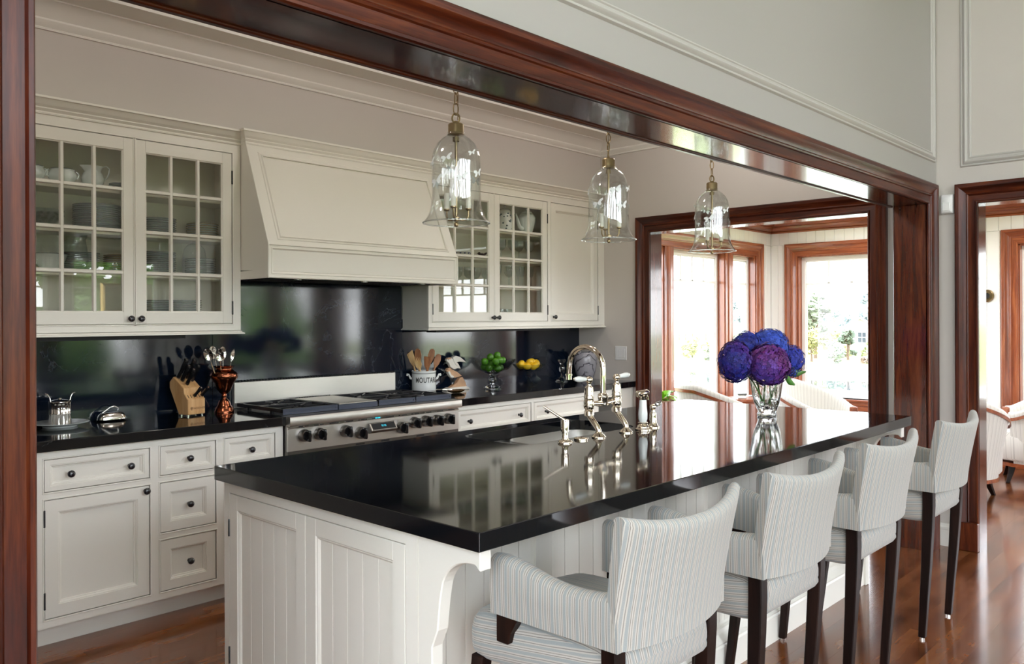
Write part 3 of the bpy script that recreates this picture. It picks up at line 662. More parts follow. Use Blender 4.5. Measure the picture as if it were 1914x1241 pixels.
UL = upper('wall_cupboard', 'large cream wall cupboard with two glazed doors, full of plates, left of the hood', .62, 2.268,
      [('door', .66, 1.14, 1.413, 2.343, 1.10, .66), ('glass', 1.172, 1.694, 1.413, 2.343, 1.670, 1.172), ('glass', 1.697, 2.218, 1.413, 2.343, 1.720, 2.220)], ZS)
m = MB(); m.box(1.0, 1.98, 4.26, 4.36, 1.334, 1.356); m.build('light_strip', 'black', UL)
UR = upper('wall_cupboard', 'cream wall cupboard right of the hood with glassware and one solid door', 3.635, 5.598,
      [('glass', 3.674, 4.269, 1.413, 2.343, 4.246, 3.672), ('glass', 4.273, 4.861, 1.413, 2.343, 4.298, 4.863), ('door', 4.909, 5.507, 1.413, 2.343, 4.935, 5.509)], ZS)
m = MB(); m.box(3.75, 5.2, 4.26, 4.36, 1.338, 1.356); m.build('light_strip', 'black', UR)

# hood: sloping chimney front with a framed panel over a panelled apron
HX0, HX1, HY = 2.272, 3.632, 3.918
o = T('range_hood', 'large cream panelled range hood with a sloping front', 'hood', (0, 0, 0))
def slope(z, off=0.):                                   # the sloping face: y at height z, moved out by off
    t = (z-1.838)/(2.400-1.838); return HY+t*(4.150-HY)-off
m = MB(); m.prism([(HY, 1.690), (HY, 1.838), (4.150, 2.40), (4.244, 2.40), (4.244, 2.0), (4.478, 2.0), (4.478, 1.72)], HX0, HX1, 'x'); m.build('body', 'cream', o, bevel=.002)
m = MB()                                                # raised moulding on the sloping face
a0, a1, z0, z1 = HX0+.085, HX1-.085, 1.885, 2.338
F = [lambda d: (a0-d, z0-d), lambda d: (a1+d, z0-d), lambda d: (a1+d, z1+d), lambda d: (a0-d, z1+d)]
for i in range(4): m.strip('y', 0, -1, F[i], F[(i+1) % 4], [(0, 0), (0, .010), (.006, .012), (.012, .006), (.020, .004), (.024, 0)])
m.v = [(x, slope(z)+y, z) for x, y, z in m.v]; m.build('panel_mould', 'cream', o)
m = MB(); m.nested('y', HY, -1, HX0-.004, HX1+.004, 1.655, 1.838, [(0, -.02), (0, .006), (.006, .008), (.010, .003), (.020, .003), (.024, .006), (.030, .002), (.036, -.004)]); m.build('apron', 'cream', o)
for xx in (HX0-.004, HX1-.016):
    m = MB(); m.box(xx, xx+.02, HY+.02, 4.478, 1.655, 1.70); m.build('apron_side', 'cream', o)
m = MB(); m.box(HX0+.016, HX1-.016, HY+.016, HY+.036, 1.655, 1.70); m.build('apron_back', 'cream', o)
m = MB(); n = len(CC); vs = []
for (cx, cyy, dx, dy) in ((HX0, 4.24, -1, 0), (HX0, 4.150, -1, -1), (HX1, 4.150, 1, -1), (HX1, 4.24, 1, 0)):
    for d, z in CC: vs.append((cx+dx*d*.6, cyy+dy*d*.75, z+.004))
m.add(vs, [(s*n+i, s*n+i+1, s*n+n+i+1, s*n+n+i) for s in range(3) for i in range(n-1)]+[(s*n+n-1, s*n, s*n+n, s*n+2*n-1) for s in range(3)])
m.build('cornice', 'cream', o)
m = MB(); m.box(HX0+.017, HX1-.017, HY+.04, 4.46, 1.668, 1.688); m.build('liner', 'darksteel', o)
for i in range(4):
    x = HX0+.08+i*.30; m = MB(); m.box(x, x+.28, 4.04, 4.40, 1.660, 1.668)
    for j in range(9): m.box(x+.012, x+.268, 4.055+j*.038, 4.072+j*.038, 1.656, 1.661)
    m.build('baffle_filter', 'black', o)
for i in range(3): m = MB(); x = HX0+.22+i*.45; m.cyl((x, 3.99, 1.652), (x, 3.99, 1.668), .025, seg=16); m.build('lamp', 'silver', o, smooth=40)

# range cooker
RX0, RX1 = 2.358, 3.598
o = T('range_cooker', 'wide stainless steel gas range with black grates and griddle', 'range', (0, 0, 0))
m = MB(); m.box(RX0, RX1, 3.885, 4.44, .10, .905); m.build('body', 'darksteel', o)
m = MB(); m.prism([(3.872, .726), (3.872, .846), (3.868, .850), (3.885, .86), (3.89, .726)], RX0, RX1, 'x'); m.build('control_panel', 'steel', o)
m = MB(); pr = [(3.89, .863), (3.850, .863), (3.845, .866), (3.843, .870), (3.843, .907), (3.846, .912), (3.852, .914), (3.93, .914), (3.93, .905)]
m.prism(pr, RX0-.004, RX1+.004, 'x'); m.build('bullnose', 'steel', o, smooth=40)
m = MB(); m.box(RX0, RX1, 3.93, 4.44, .905, .914); m.build('hob_pan', 'castiron', o)
def grate(x0, x1, nb):
    g = MB(); y0, y1, zt = 3.936, 4.425, .948; b = .007
    for yy in (y0+.012, (y0+y1)/2, y1): g.box(x0, x1, yy-b, yy+b, zt-.02, zt)
    for xx in (x0+b, x1-b): g.box(xx-b, xx+b, y0, y1, zt-.02, zt)
    for c in ((y0*3+y1)/4, (y0+y1*3)/4):
        xm = (x0+x1)/2
        for k in range(8):
            a = math.pi/4*k; d = Vector((math.cos(a), math.sin(a), 0)); p0 = Vector((xm, c, zt-.004))+d*.03
            lim = min(((x1-x0)/2-b)/max(1e-6, abs(d.x)), .12/max(1e-6, abs(d.y))); p1 = Vector((xm, c, zt-.006))+d*lim
            g.tube([p0, p1], [.004, .006], 4)
        for xx in (x0+b, x1-b): g.box(xx-b, xx+b, c-.01, c+.01, .914, zt-.01)
    gr = g.build('grate', 'castiron', o)
    f = MB(); f.nested('y', y0, -1, x0, x1, .917, .947, [(0, 0), (0, .003), (.011, .003), (.011, -.002)]); f.build('grate_front', 'griddlefront', gr)
    for c in ((y0*3+y1)/4, (y0+y1*3)/4):
        q = MB(); xm = (x0+x1)/2; q.lathe([(.06, .0), (.058, .008), (.035, .010), (.035, .018), (.032, .021), (0, .022)], (xm, c, .914), 20); q.build('burner', 'castiron', gr, smooth=40)
        q = MB()
        for k in range(2): q.ball((xm+.03*(-1)**k, c-.02*(-1)**k, .94), (.009, .009, .006), 8, 5)
        q.build('igniter_cap', 'silver', gr, smooth=60)
grate(2.366, 2.716, 0); grate(3.010, 3.288, 0); grate(3.296, 3.590, 0)
m = MB(); m.box(2.726, 3.002, 3.936, 4.42, .914, .944); g = m.build('griddle', 'griddlefront', o, bevel=.002)
m = MB(); m.nested('z', 0, 1, 0, 1, 0, 1, []) if False else m.box(2.730, 2.998, 3.940, 4.40, .944, .950); m.build('griddle_lid', 'steel', g, bevel=.002)
m = MB()
for i in range(22): m.cyl((2.74+i*.0115, 4.405, .944), (2.74+i*.0115, 4.405, .955), .004, seg=6)
m.build('griddle_teeth', 'black', g)
o['kind'] = 'thing' if False else ''
del o['kind']
m = MB(); m.box(RX0, 3.548, 4.452, 4.478, .914, 1.068); bg = m.build('backguard', 'steel', o, bevel=.003)
m = MB()
for i in range(60): m.box(RX0+.012+i*.0197, RX0+.022+i*.0197, 4.450, 4.47, 1.0685, 1.075)
m.build('vent_slot', 'black', bg)
def rknob(x, z, r, tilt=.35):
    m = MB(); m.lathe([(r, 0), (r, .010), (r*.94, .030), (r*.80, .038), (0, .038)], seg=20); m.v = [(a+x, 3.871-c, b+z) for a, b, c in m.v]
    k = m.build('control_knob', 'darksteel', o, smooth=35)
    m = MB(); m.lathe([(r*.80, .038), (r*.74, .044), (0, .044)], seg=18); m.v = [(a+x, 3.871-c, b+z) for a, b, c in m.v]; m.build('knob_face', 'blackgloss', k, smooth=35)
    m = MB(); m.prism([(-r*.24, -r*.9), (r*.24, -r*.9), (r*.24, r*.9), (-r*.24, r*.9)], -.034, -.070, 'y'); m.v = [(a*1+x, 3.871+b, c+z) for a, b, c in m.v]; m.build('knob_grip', 'blackgloss', k, bevel=.006, seg=3)
    m = MB(); m.ball((x, 3.868, .853), (.006, .004, .004), 8, 5); m.build('indicator', 'silver', o)
for x, z, r in ((2.452, .806, .034), (2.549, .804, .034), (2.720, .802, .034), (2.823, .782, .035), (3.120, .782, .035), (3.222, .802, .034), (3.313, .803, .034), (3.405, .800, .034), (3.498, .800, .034)): rknob(x, z, r)
m = MB(); m.prism([(3.871, .768), (3.838, .774), (3.832, .788), (3.862, .828), (3.871, .828)], 2.882, 3.07, 'x'); dp = m.build('display_housing', 'darksteel', o, bevel=.003)
m = MB(); n_ = Vector((0, -.040, .030)); 
def dsp(x0, x1, t0, t1, e):                             # a patch on the sloping display face
    A, B = Vector((0, 3.832, .788)), Vector((0, 3.862, .828)); nn = Vector((0, -.8, .6))*e
    p = [A.lerp(B, t0)+nn, A.lerp(B, t1)+nn]; return [(x0, p[0].y, p[0].z), (x1, p[0].y, p[0].z), (x1, p[1].y, p[1].z), (x0, p[1].y, p[1].z)]
m.add(dsp(2.892, 3.06, .1, .92, .0008), [(0, 1, 2, 3)]); m.build('display', 'screen', dp)
m = MB()
for x in (2.962, 2.970, 2.981, 2.989):
    for (u0, u1, t0, t1) in ((0, .005, .62, .66), (0, .005, .46, .50), (.0, .001, .46, .66), (.0042, .0052, .40, .66)): m.add(dsp(x+u0, x+u1, t0, t1, .0014), [(0, 1, 2, 3)])
m.build('display_digit', 'cyan', dp)
m = MB()
for i in range(12): m.box(2.42+i*.098, 2.48+i*.098, 3.866, 3.868, .8515, .8565)
m.build('vent_slot', 'black', o)
m = MB(); m.box(2.93, 2.945, 3.864, 3.868, .853, .858); m.box(2.95, 2.965, 3.864, 3.868, .853, .858); m.build('indicator_light', 'cyan', o)
for a, b in ((2.366, 2.86), (2.868, 3.59)):
    m = MB(); m.box(a, b, 3.868, 3.885, .18, .705); d = m.build('oven_door', 'steel', o, bevel=.004)
    m = MB(); m.box(a+.08, b-.08, 3.866, 3.868, .30, .56); m.build('oven_window', 'blackgloss', d)
    m = MB(); m.cyl((a+.03, 3.81, .655), (b-.03, 3.81, .655), .013); m.cyl((a+.06, 3.81, .655), (a+.06, 3.87, .655), .009); m.cyl((b-.06, 3.81, .655), (b-.06, 3.87, .655), .009); m.build('handle', 'steel', d, smooth=40)
m = MB(); m.box(RX0, RX1, 3.876, 3.886, .706, .725); m.build('vent_strip', 'darksteel', o)
m = MB()
for x in (2.80, 2.98, 3.25, 3.42): m.box(x, x+.06, 3.8745, 3.8765, .711, .720)
m.build('vent_slot', 'black', o)
m = MB(); m.box(RX0+.01, RX1-.01, 3.95, 3.97, 0, .10); m.build('kick_plate', 'darksteel', o)
for x in (RX0+.05, RX1-.05): m = MB(); m.cyl((x, 4.3, 0), (x, 4.3, .1), .02); m.build('foot', 'darksteel', o)

# island
IX0, IX1, IY0, IY1 = 1.42, 4.52, 1.69, 2.755
o = T('kitchen_island', 'long cream kitchen island with boarded panels and corbels', 'island', (0, 0, 0))
m = MB(); m.box(IX0+.02, IX1-.02, IY0+.02, IY1-.02, .09, .64); m.box(IX0+.02, IX1-.02, IY0+.02, 2.24, .64, .862); m.build('carcass', 'cream', o)
m = MB(); m.box(IX0+.06, IX1-.06, IY0+.06, IY1-.07, 0, .10); m.build('plinth', 'cream', o)
# end with two boarded doors
doors = [(2.232, 2.716), (1.743, 2.230)]
m = wall_holes('x', IX0, IX0+.02, IY0, IY1, .0, .864, [(1.7405, 2.7185, .128, .8235)]); m.build('face_frame', 'cream', o)
for a, b in doors:
    m = MB(); s = .054
    m.box(IX0-.001, IX0+.02, a+.0015, a+s, .130, .821); m.box(IX0-.001, IX0+.02, b-s, b-.0015, .130, .821); m.box(IX0-.001, IX0+.02, a+s, b-s, .768, .821); m.box(IX0-.001, IX0+.02, a+s, b-s, .130, .186)
    d = m.build('door', 'cream', o, bevel=.001)
    m = MB(); e = [lambda k: (a+s+k, .186+k), lambda k: (b-s-k, .186+k), lambda k: (b-s-k, .768-k), lambda k: (a+s+k, .768-k)]
    for i in range(4): m.strip('x', IX0, -1, e[i], e[(i+1) % 4], [(0, -.01), (0, 0), (.003, -.003), (.006, -.003), (.012, -.008), (.014, -.012)])
    m.build('moulding', 'cream', d)
    n = 5; w = (b-a-2*s)/n
    for i in range(n):
        m = MB(); m.nested('x', IX0+.018, -1, a+s+i*w, a+s+(i+1)*w, .186, .768, [(.0012, 0), (.0012, .0074), (.0018, .008)], back=False); m.build('board', 'cream', d)
for z in (.70, .25):
    m = MB(); m.cyl((IX0-.001, 2.7175, z-.03), (IX0-.001, 2.7175, z+.03), .0045, seg=8); m.build('hinge', 'iron', o)
# seat side: stiles, rails and boards
n = 6; W_ = (IX1-IX0)/n
m = MB(); m.box(IX0+.021, IX1-.021, IY0, IY0+.02, .0, .16); m.box(IX0+.021, IX1-.021, IY0, IY0+.02, .80, .864)
for i in range(n+1):
    x = IX0+i*W_; m.box(max(IX0+.021, x-.035), min(IX1-.021, x+.035), IY0, IY0+.02, .16, .80)
m.build('seat_frame', 'cream', o)
bd = None
for i in range(n):
    a, b = IX0+i*W_+.035, IX0+(i+1)*W_-.035; w = (b-a)/6
    m = MB(); e = [lambda k: (a+k, .16+k), lambda k: (b-k, .16+k), lambda k: (b-k, .80-k), lambda k: (a+k, .80-k)]
    for q in range(4): m.strip('y', IY0, -1, e[q], e[(q+1) % 4], [(0, -.01), (0, 0), (.004, .003), (.010, .003), (.013, -.004), (.020, -.010)])
    m.build('moulding', 'cream', o)
    for k in range(6):
        if bd is None:
            m = MB(); m.nested('y', IY0+.018, -1, 0, w, .16, .80, [(.0012, 0), (.0012, .0074), (.0018, .008)], back=False); bd = q = m.build('board', 'cream', o)
        else: q = bd.copy(); COL.objects.link(q); q.parent = o
        q.location = (a+k*w, 0, 0)
MB().strip('y', IY0, -1, lambda d: (IX0, d), lambda d: (IX1, d), [(0, 0), (0, .043), (.11, .043), (.118, .038), (.126, .040), (.134, .030), (.15, .014), (.165, .010), (.17, 0)]).build('skirting', 'cream', o)
# kitchen side and far end
m = MB(); m.box(IX0+.021, IX1-.021, IY1-.02, IY1, .10, .864); m.box(IX1-.02, IX1, IY0, IY1, 0, .864); m.build('back_panel', 'cream', o)
for i in range(5):
    a = IX0+.03+i*.61; p = MB(); p.nested('y', IY1, 1, a, a+.59, .14, .82, [(0, 0), (0, .016), (.05, .016), (.055, .012), (.062, .008)]); p.build('door', 'cream', o)
# corbels
def corbel(x0, x1):
    pts = [(IY0-.0, .864), (1.452, .864), (1.452, .806), (1.462, .812), (1.470, .820), (1.484, .820)]
    pts += [(1.484+.10*math.sin(t)*1.12, .720+.10*math.cos(t)) for t in [math.pi/2*i/10 for i in range(1, 10)]]
    pts += [(1.602, .700), (1.612, .62), (1.634, .571), (1.634, .0), (IY0, .0)]
    m = MB(); m.prism(pts, x0, x1, 'x'); m.build('corbel', 'cream', o, bevel=.003)
corbel(IX0, IX0+.04); corbel(IX1-.04, IX1)
for k in (1, 2): x = IX0+k*(IX1-IX0)/3; corbel(x-.02, x+.02) if False else None

# island worktop with sink cut-out
def rrect(x0, x1, y0, y1, r, n=6):
    p = []
    for cx, cyy, a in ((x1-r, y1-r, 0), (x0+r, y1-r, 1), (x0+r, y0+r, 2), (x1-r, y0+r, 3)):
        for i in range(n+1): t = (a+i/n)*math.pi/2; p.append((cx+r*math.cos(t), cyy+r*math.sin(t)))
    return p
SX0, SX1, SY0, SY1 = 2.475, 3.30, 2.265, 2.672
hole = rrect(SX0, SX1, SY0, SY1, .09)
WX0, WX1, WY0, WY1 = 1.395, 4.565, 1.430, 2.780
bm = bmesh.new(); z0, z1 = .864, .914
def ringface(z):
    out = [bm.verts.new((x, y, z)) for x, y in ((WX0, WY0), (WX1, WY0), (WX1, WY1), (WX0, WY1))]
    inn = [bm.verts.new((x, y, z)) for x, y in hole]
    es = [bm.edges.new((out[i], out[(i+1) % 4])) for i in range(4)]+[bm.edges.new((inn[i], inn[(i+1) % len(inn)])) for i in range(len(inn))]
    bmesh.ops.triangle_fill(bm, use_beauty=True, edges=es); return out, inn
o1, i1 = ringface(z1); o0, i0 = ringface(z0)
for i in range(4): bm.faces.new((o0[i], o0[(i+1) % 4], o1[(i+1) % 4], o1[i]))
for i in range(len(hole)): j = (i+1) % len(hole); bm.faces.new((i1[i], i1[j], i0[j], i0[i]))
bmesh.ops.recalc_face_normals(bm, faces=bm.faces)
me = bpy.data.meshes.new('island_worktop'); bm.to_mesh(me); bm.free(); me.materials.append(M['stone'])
wt = bpy.data.objects.new('island_worktop', me); COL.objects.link(wt); tag(wt, 'glossy black stone worktop of the island with a sink cut-out', 'worktop')
md = wt.modifiers.new('bevel', 'BEVEL'); md.width = .0025; md.segments = 2; md.angle_limit = math.radians(60)
# sink
o = T('sink', 'undermount steel sink with two bowls in the island worktop', 'sink', (0, 0, 0))
def bowl(x0, x1, y0, y1, zt, zb, r):
    m = MB(); L = [(rrect(x0, x1, y0, y1, r), zt), (rrect(x0+.004, x1-.004, y0+.004, y1-.004, r), zb+.03), (rrect(x0+.03, x1-.03, y0+.03, y1-.03, r*.8), zb)]
    n = len(L[0][0]); vs = [(x, y, z) for p, z in L for x, y in p]
    m.add(vs, [(s*n+i, s*n+(i+1) % n, s*n+n+(i+1) % n, s*n+n+i) for s in range(2) for i in range(n)]+[tuple(range(2*n, 3*n))]); b = m.build('bowl', 'steel', o, smooth=50)
    m = MB(); m.lathe([(.045, 0), (.04, .004), (.03, .001), (0, .001)], ((x0+x1)/2, (y0+y1)/2, zb+.001), 18); m.build('drain', 'nickel', b, smooth=40)
bowl(2.462, 2.74, SY0-.012, SY1+.012, .862, .70, .10); bowl(2.765, 3.312, SY0-.012, SY1+.012, .862, .66, .10)
m = MB(); m.box(2.74, 2.765, SY0-.01, SY1+.01, .80, .845); m.build('divider', 'steel', o, bevel=.006, seg=2)
# ---------------------------------------------------------------- taps on the island
ZT = .9145
def flange(m, x, y, z=ZT, r=.031): m.lathe([(r, 0), (r, .004), (r*.86, .007), (r*.80, .012), (r*.5, .018), (r*.42, .026)], (x, y, z), 20)
o = T('bridge_faucet', 'polished nickel bridge tap with gooseneck spout beside the sink', 'tap', (2.962, 2.235, 0))
def lever(par, p, d, sg):
    m = MB(); p = Vector(p); d = Vector(d).normalized()
    m.tube([p+d*.016, p+d*.024, p+d*.035, p+d*.055, p+d*.075, p+d*.09, p+d*.096], [.006, .009, .010, .013, .0125, .009, .004], 12); m.build('lever', 'porcelain', par, smooth=50)
    m = MB(); m.tube([p+d*.010, p+d*.024], [.008, .007], 10); m.ball(p+d*.097, .0055, 10, 6); m.build('lever_tip', 'nickel', par, smooth=50)
for s in (-1, 1):
    x = .102*s
    m = MB(); flange(m, x, -.053, ZT); m.build('foot', 'nickel', o, smooth=40)
    m = MB(); m.tube([(x, -.053, .935), (x, -.053, .945), (x, -.045, .958), (x, -.02, .985), (x, -.006, 1.0), (x, 0, 1.015)], [.013, .012, .0125, .013, .013, .013], 12); m.build('leg', 'nickel', o, smooth=40)
    m = MB(); m.lathe([(.019, 1.004), (.022, 1.007), (.022, 1.024), (.018, 1.028), (.0165, 1.032), (.021, 1.036), (.024, 1.044), (.024, 1.066), (.020, 1.076), (.022, 1.080), (.022, 1.084), (.020, 1.088), (.0205, 1.110), (.018, 1.130), (.013, 1.134), (.010, 1.137), (.009, 1.146), (.013, 1.152)], (x, 0, 0), 20); v = m.build('valve', 'nickel', o, smooth=40)
    m = MB(); m.ball((x, 0, 1.163), (.0175, .0175, .0155), 16, 8); m.build('handle_hub', 'nickel', v, smooth=60)
    lever(v, (x, 0, 1.165), (s*1.0, s*-.05, .06), s)
m = MB(); m.tube([(-.102, 0, 1.055), (-.06, 0, 1.055), (-.03, 0, 1.052), (.03, 0, 1.052), (.06, 0, 1.055), (.102, 0, 1.055)], [.011, .011, .014, .014, .011, .011], 14); m.lathe([(.018, 1.04), (.021, 1.05), (.021, 1.07), (.0235, 1.073), (.0235, 1.090), (.019, 1.095), (.015, 1.098)], (-.0, 0, 0), 20); m.build('bridge', 'nickel', o, smooth=40)
pth = [(0, 0, 1.09), (0, 0, 1.15), (0, 0, 1.205)]+[(0, .098-.098*math.cos(t), 1.205+.098*math.sin(t)) for t in [math.pi*i/14 for i in range(1, 15)]]+[(0, .197, 1.185), (0, .198, 1.17)]
m = MB(); m.tube(pth, .0125, 14); sp = m.build('spout', 'nickel', o, smooth=60)
m = MB(); m.lathe([(.0135, 1.148), (.0135, 1.166), (.0165, 1.167), (.0165, 1.174), (.0135, 1.175)], (0, .198, 0), 18); m.build('aerator', 'nickel', sp, smooth=40)
m = MB(); m.ball((-.028, 0, 1.082), .007, 10, 6); m.build('diverter', 'nickel', o, smooth=60)

o = T('side_spray', 'nickel side spray with a white porcelain handle', 'sprayer', (3.196, 2.180, ZT))
m = MB(); m.lathe([(.036, 0), (.036, .004), (.029, .009), (.029, .015), (.024, .020), (.021, .028), (.024, .032), (.018, .036)], seg=22); m.build('holder', 'nickel', o, smooth=40)
m = MB(); m.lathe([(.016, .036), (.021, .05), (.0215, .075), (.018, .105), (.0165, .135), (.015, .138)], seg=18); m.build('handle', 'porcelain', o, smooth=40)
m = MB(); m.lathe([(.015, .138), (.017, .142), (.017, .152), (.02, .158)], seg=16); m.tube([(-.045, 0, .166), (-.04, 0, .168), (-.005, 0, .170), (.03, 0, .170), (.036, 0, .170)], [.010, .016, .016, .015, .013], 14); m.tube([(.02, 0, .16), (.036, 0, .15), (.044, 0, .135)], [.006, .005, .003], 8); m.build('spray_head', 'nickel', o, smooth=40)
o = T('filter_tap', 'small nickel tap valve with a clear lever right of the side spray', 'tap', (3.292, 2.188, ZT))
m = MB(); m.lathe([(.030, 0), (.030, .004), (.022, .010), (.020, .018), (.017, .022), (.017, .05), (.0155, .068), (.010, .072), (.009, .082), (.014, .086)], seg=20); m.build('valve', 'nickel', o, smooth=40)
m = MB(); m.ball((0, 0, .097), (.016, .016, .014), 14, 8); m.build('handle_hub', 'nickel', o, smooth=60)
m = MB(); m.tube([(.014, 0, .100), (.028, 0, .104), (.045, 0, .109), (.062, 0, .113), (.068, 0, .115)], [.006, .010, .0125, .009, .003], 12); m.build('lever', 'crystal', o, smooth=60)
o = T('soap_dispenser', 'brushed nickel soap pump left of the round escutcheon', 'dispenser', (2.640, 2.190, ZT))
m = MB(); m.lathe([(.031, 0), (.031, .005), (.027, .010), (.017, .013), (.0135, .02), (.0135, .045), (.017, .047), (.017, .094), (.0155, .098), (0, .098)], seg=20); m.build('pump_body', 'nickel', o, smooth=40)
m = MB(); m.tube([(0, 0, .096), (-.01, .012, .104), (-.045, .05, .137), (-.06, .066, .152)], [.006, .006, .005, .004], 10); m.build('nozzle', 'nickel', o, smooth=50)
m = MB(); m.lathe([(.031, 0), (.031, .006), (.026, .010), (.018, .010), (.014, .004), (0, .003)], seg=22)
tag(m.build('air_switch', 'nickel', None, smooth=40, loc=(2.757, 2.197, ZT)), 'low round nickel escutcheon set in the island worktop', 'escutcheon')

# ---------------------------------------------------------------- bar stools
def stool():
    o = T('bar_stool', '', 'stool', (0, 0, 0))
    TH = .05; TB = .036
    # backrest: leaning, gently curved, rounded over its top
    ns, nt = 18, 9; m = MB()
    def sec(s):
        hw = lambda t: .243+.022*t; bul = .050*(1-s*s); ztop = .960+.030*abs(s)**2.2; zb = .668
        pts = []
        for i in range(nt+1):
            t = i/nt; pts.append((s*hw(t), -.235-.045*t**1.3-bul+(.0 if abs(s) < .95 else .006), zb+(ztop-.02-zb)*t))
        x = s*hw(1); y0 = -.280-bul
        for a in (30, 60, 90, 120, 150): pts.append((x, y0+TB/2-TB/2*math.cos(math.radians(a)), ztop-.02+.02*math.sin(math.radians(a))))
        for i in range(nt, -1, -1):
            t = i/nt; pts.append((s*(hw(t)-.006), -.235-.045*t**1.3-bul+TB, zb+(ztop-.02-zb)*t))
        return pts
    SS = [-1+2*i/ns for i in range(ns+1)]; G = [sec(s) for s in SS]; n = len(G[0]); m.add([p for g in G for p in g], [(i*n+k, i*n+(k+1) % n, i*n+n+(k+1) % n, i*n+n+k) for i in range(ns) for k in range(n)]+[tuple(range(n))[::-1], tuple(range(ns*n, ns*n+n))])
    m.build('backrest', 'stripe', o, smooth=50, uv=lambda c, nn: (c.x if abs(nn.x) < .75 else c.y, c.z))
    # arms: sides sweeping forward from the back
    for sd in (-1, 1):
        m = MB(); nq = 12; G = []
        for i in range(nq+1):
            q = i/nq; y = -.240+.388*q; xo = .243+.020*q; zt = .800-.018*math.sin(math.pi*min(1, q*1.3))+.030*q**2; zb = .668+.008*q
            sec_ = [(xo, zb), (xo+.003, (zb+zt)/2), (xo+.002, zt-.016)]+[(xo-TH/2+TH/2*math.cos(math.radians(a)), zt-.016+.018*math.sin(math.radians(a))) for a in (30, 60, 90, 120, 150)]+[(xo-TH, zt-.016), (xo-TH, zb)]
            if i == nq: sec_ = [(x_, z_-(.006 if z_ > .75 else 0)) for x_, z_ in sec_]
            G.append([(sd*x_, y, z_) for x_, z_ in sec_])
        n = len(G[0]); m.add([p for g in G for p in g], [(i*n+k, i*n+(k+1) % n, i*n+n+(k+1) % n, i*n+n+k) for i in range(nq) for k in range(n)]+[tuple(range(n))[::-1], tuple(range(nq*n, nq*n+n))])
        m.build('arm', 'stripe', o, smooth=45, uv=lambda c, nn: (c.y+.13 if abs(nn.y) < .8 else c.x, c.z))
        # dark bracket that carries the front of the arm
        m = MB(); m.prism([(.140, .676), (.062, .676), (.076, .655), (.090, .630), (.098, .60), (.140, .60)], sd*.222, sd*.252, 'x'); m.build('arm_bracket', 'legwood', o, bevel=.003)
    # seat cushion
    m = MB(); G = []; hw, yb, yf = .228, -.198, .262
    ny = 14
    for i in range(ny+1):
        q = .5-.5*math.cos(math.pi*i/ny); y = yb+(yf-yb)*q; e = min(i, ny-i); rd = (.86, .945, .98, .994, 1)[min(e, 4)]
        w = (hw+.012*q)*rd; zt = .655+.008*math.sin(math.pi*q)-(.036, .014, .005, .001, 0)[min(e, 4)]; zb = .530+(.030, .010, .003, 0, 0)[min(e, 4)]
        s_ = [(-w+.012, zb), (-w+.002, zb+.012), (-w, zb+.05), (-w+.002, zt-.035), (-w+.012, zt-.014), (-w+.035, zt), (-w*.5, zt+.008), (0, zt+.011), (w*.5, zt+.008), (w-.035, zt), (w-.012, zt-.014), (w-.002, zt-.035), (w, zb+.05), (w-.002, zb+.012), (w-.012, zb)]
        G.append([(x, y-(.058*(1-(x/.24)**2)*max(0, 1-q*2.2)), z) for x, z in s_])
    n = len(G[0]); m.add([p for g in G for p in g], [(i*n+k, i*n+(k+1) % n, i*n+n+(k+1) % n, i*n+n+k) for i in range(ny) for k in range(n)]+[tuple(range(n))[::-1], tuple(range(ny*n, ny*n+n))])
    m.build('seat', 'stripe', o, smooth=60, uv=lambda c, nn: ((c.z+c.y*.12) if abs(nn.x) > .7 else c.x, c.y))
    # legs: back ones curve, front ones taper straight down
    for sd in (-1, 1):
        m = MB(); pth = [(.212, -.205, .672), (.211, -.205, .60), (.209, -.201, .50), (.204, -.193, .35), (.198, -.181, .18), (.193, -.170, .010)]; hs = [.0215, .0215, .021, .019, .017, .0145]
        vs = []; fs = []
        for (x, y, z), h in zip(pth, hs): vs += [(sd*x-h, y-h, z), (sd*x+h, y-h, z), (sd*x+h, y+h, z), (sd*x-h, y+h, z)]
        for i in range(len(pth)-1):
            for k in range(4): q = (k+1) % 4; fs.append((i*4+k, i*4+q, i*4+4+q, i*4+4+k))
        fs += [(0, 1, 2, 3), tuple(len(vs)-4+k for k in (3, 2, 1, 0))]; m.add(vs, fs); l = m.build('leg', 'legwood', o, bevel=.003)
        m = MB(); m.cyl((sd*.193, -.170, 0), (sd*.193, -.170, .011), .010, seg=10); m.build('glide', 'silver', l)
        m = MB(); a, b = (sd*.218, .225, .535), (sd*.243, .280, .010)
        vs = []
        for (x, y, z), h in ((a, .021), (b, .014)): vs += [(x-h, y-h, z), (x+h, y-h, z), (x+h, y+h, z), (x-h, y+h, z)]
        m.add(vs, [(0, 1, 2, 3), (7, 6, 5, 4)]+[(k, (k+1) % 4, 4+(k+1) % 4, 4+k) for k in range(4)]); l = m.build('leg', 'legwood', o, bevel=.003)
        m = MB(); m.cyl((b[0], b[1], 0), (b[0], b[1], .011), .010, seg=10); m.build('glide', 'silver', l)
    return o
s0 = stool()
LB = ['striped upholstered bar stool nearest the camera, at the near end of the island', 'second striped bar stool from the camera along the island', 'third striped bar stool along the island, two from the far end', 'striped bar stool farthest along the island, next to the mahogany pillar']
LB[2] = 'striped bar stool third from the camera, between the second and the farthest one'
SP = [(1.765, 1.35, .0), (2.485, 1.35, 0), (3.23, 1.35, 0), (4.095, 1.35, 0)]
for i, (x, y, r) in enumerate(SP):
    s_ = s0 if i == 0 else copy_tree(s0, LB[i], (x, y, 0), r)
    s_.location = (x, y, 0); s_.rotation_euler = (0, 0, r); s_['label'] = LB[i]; s_['group'] = 'striped bar stools at the island'

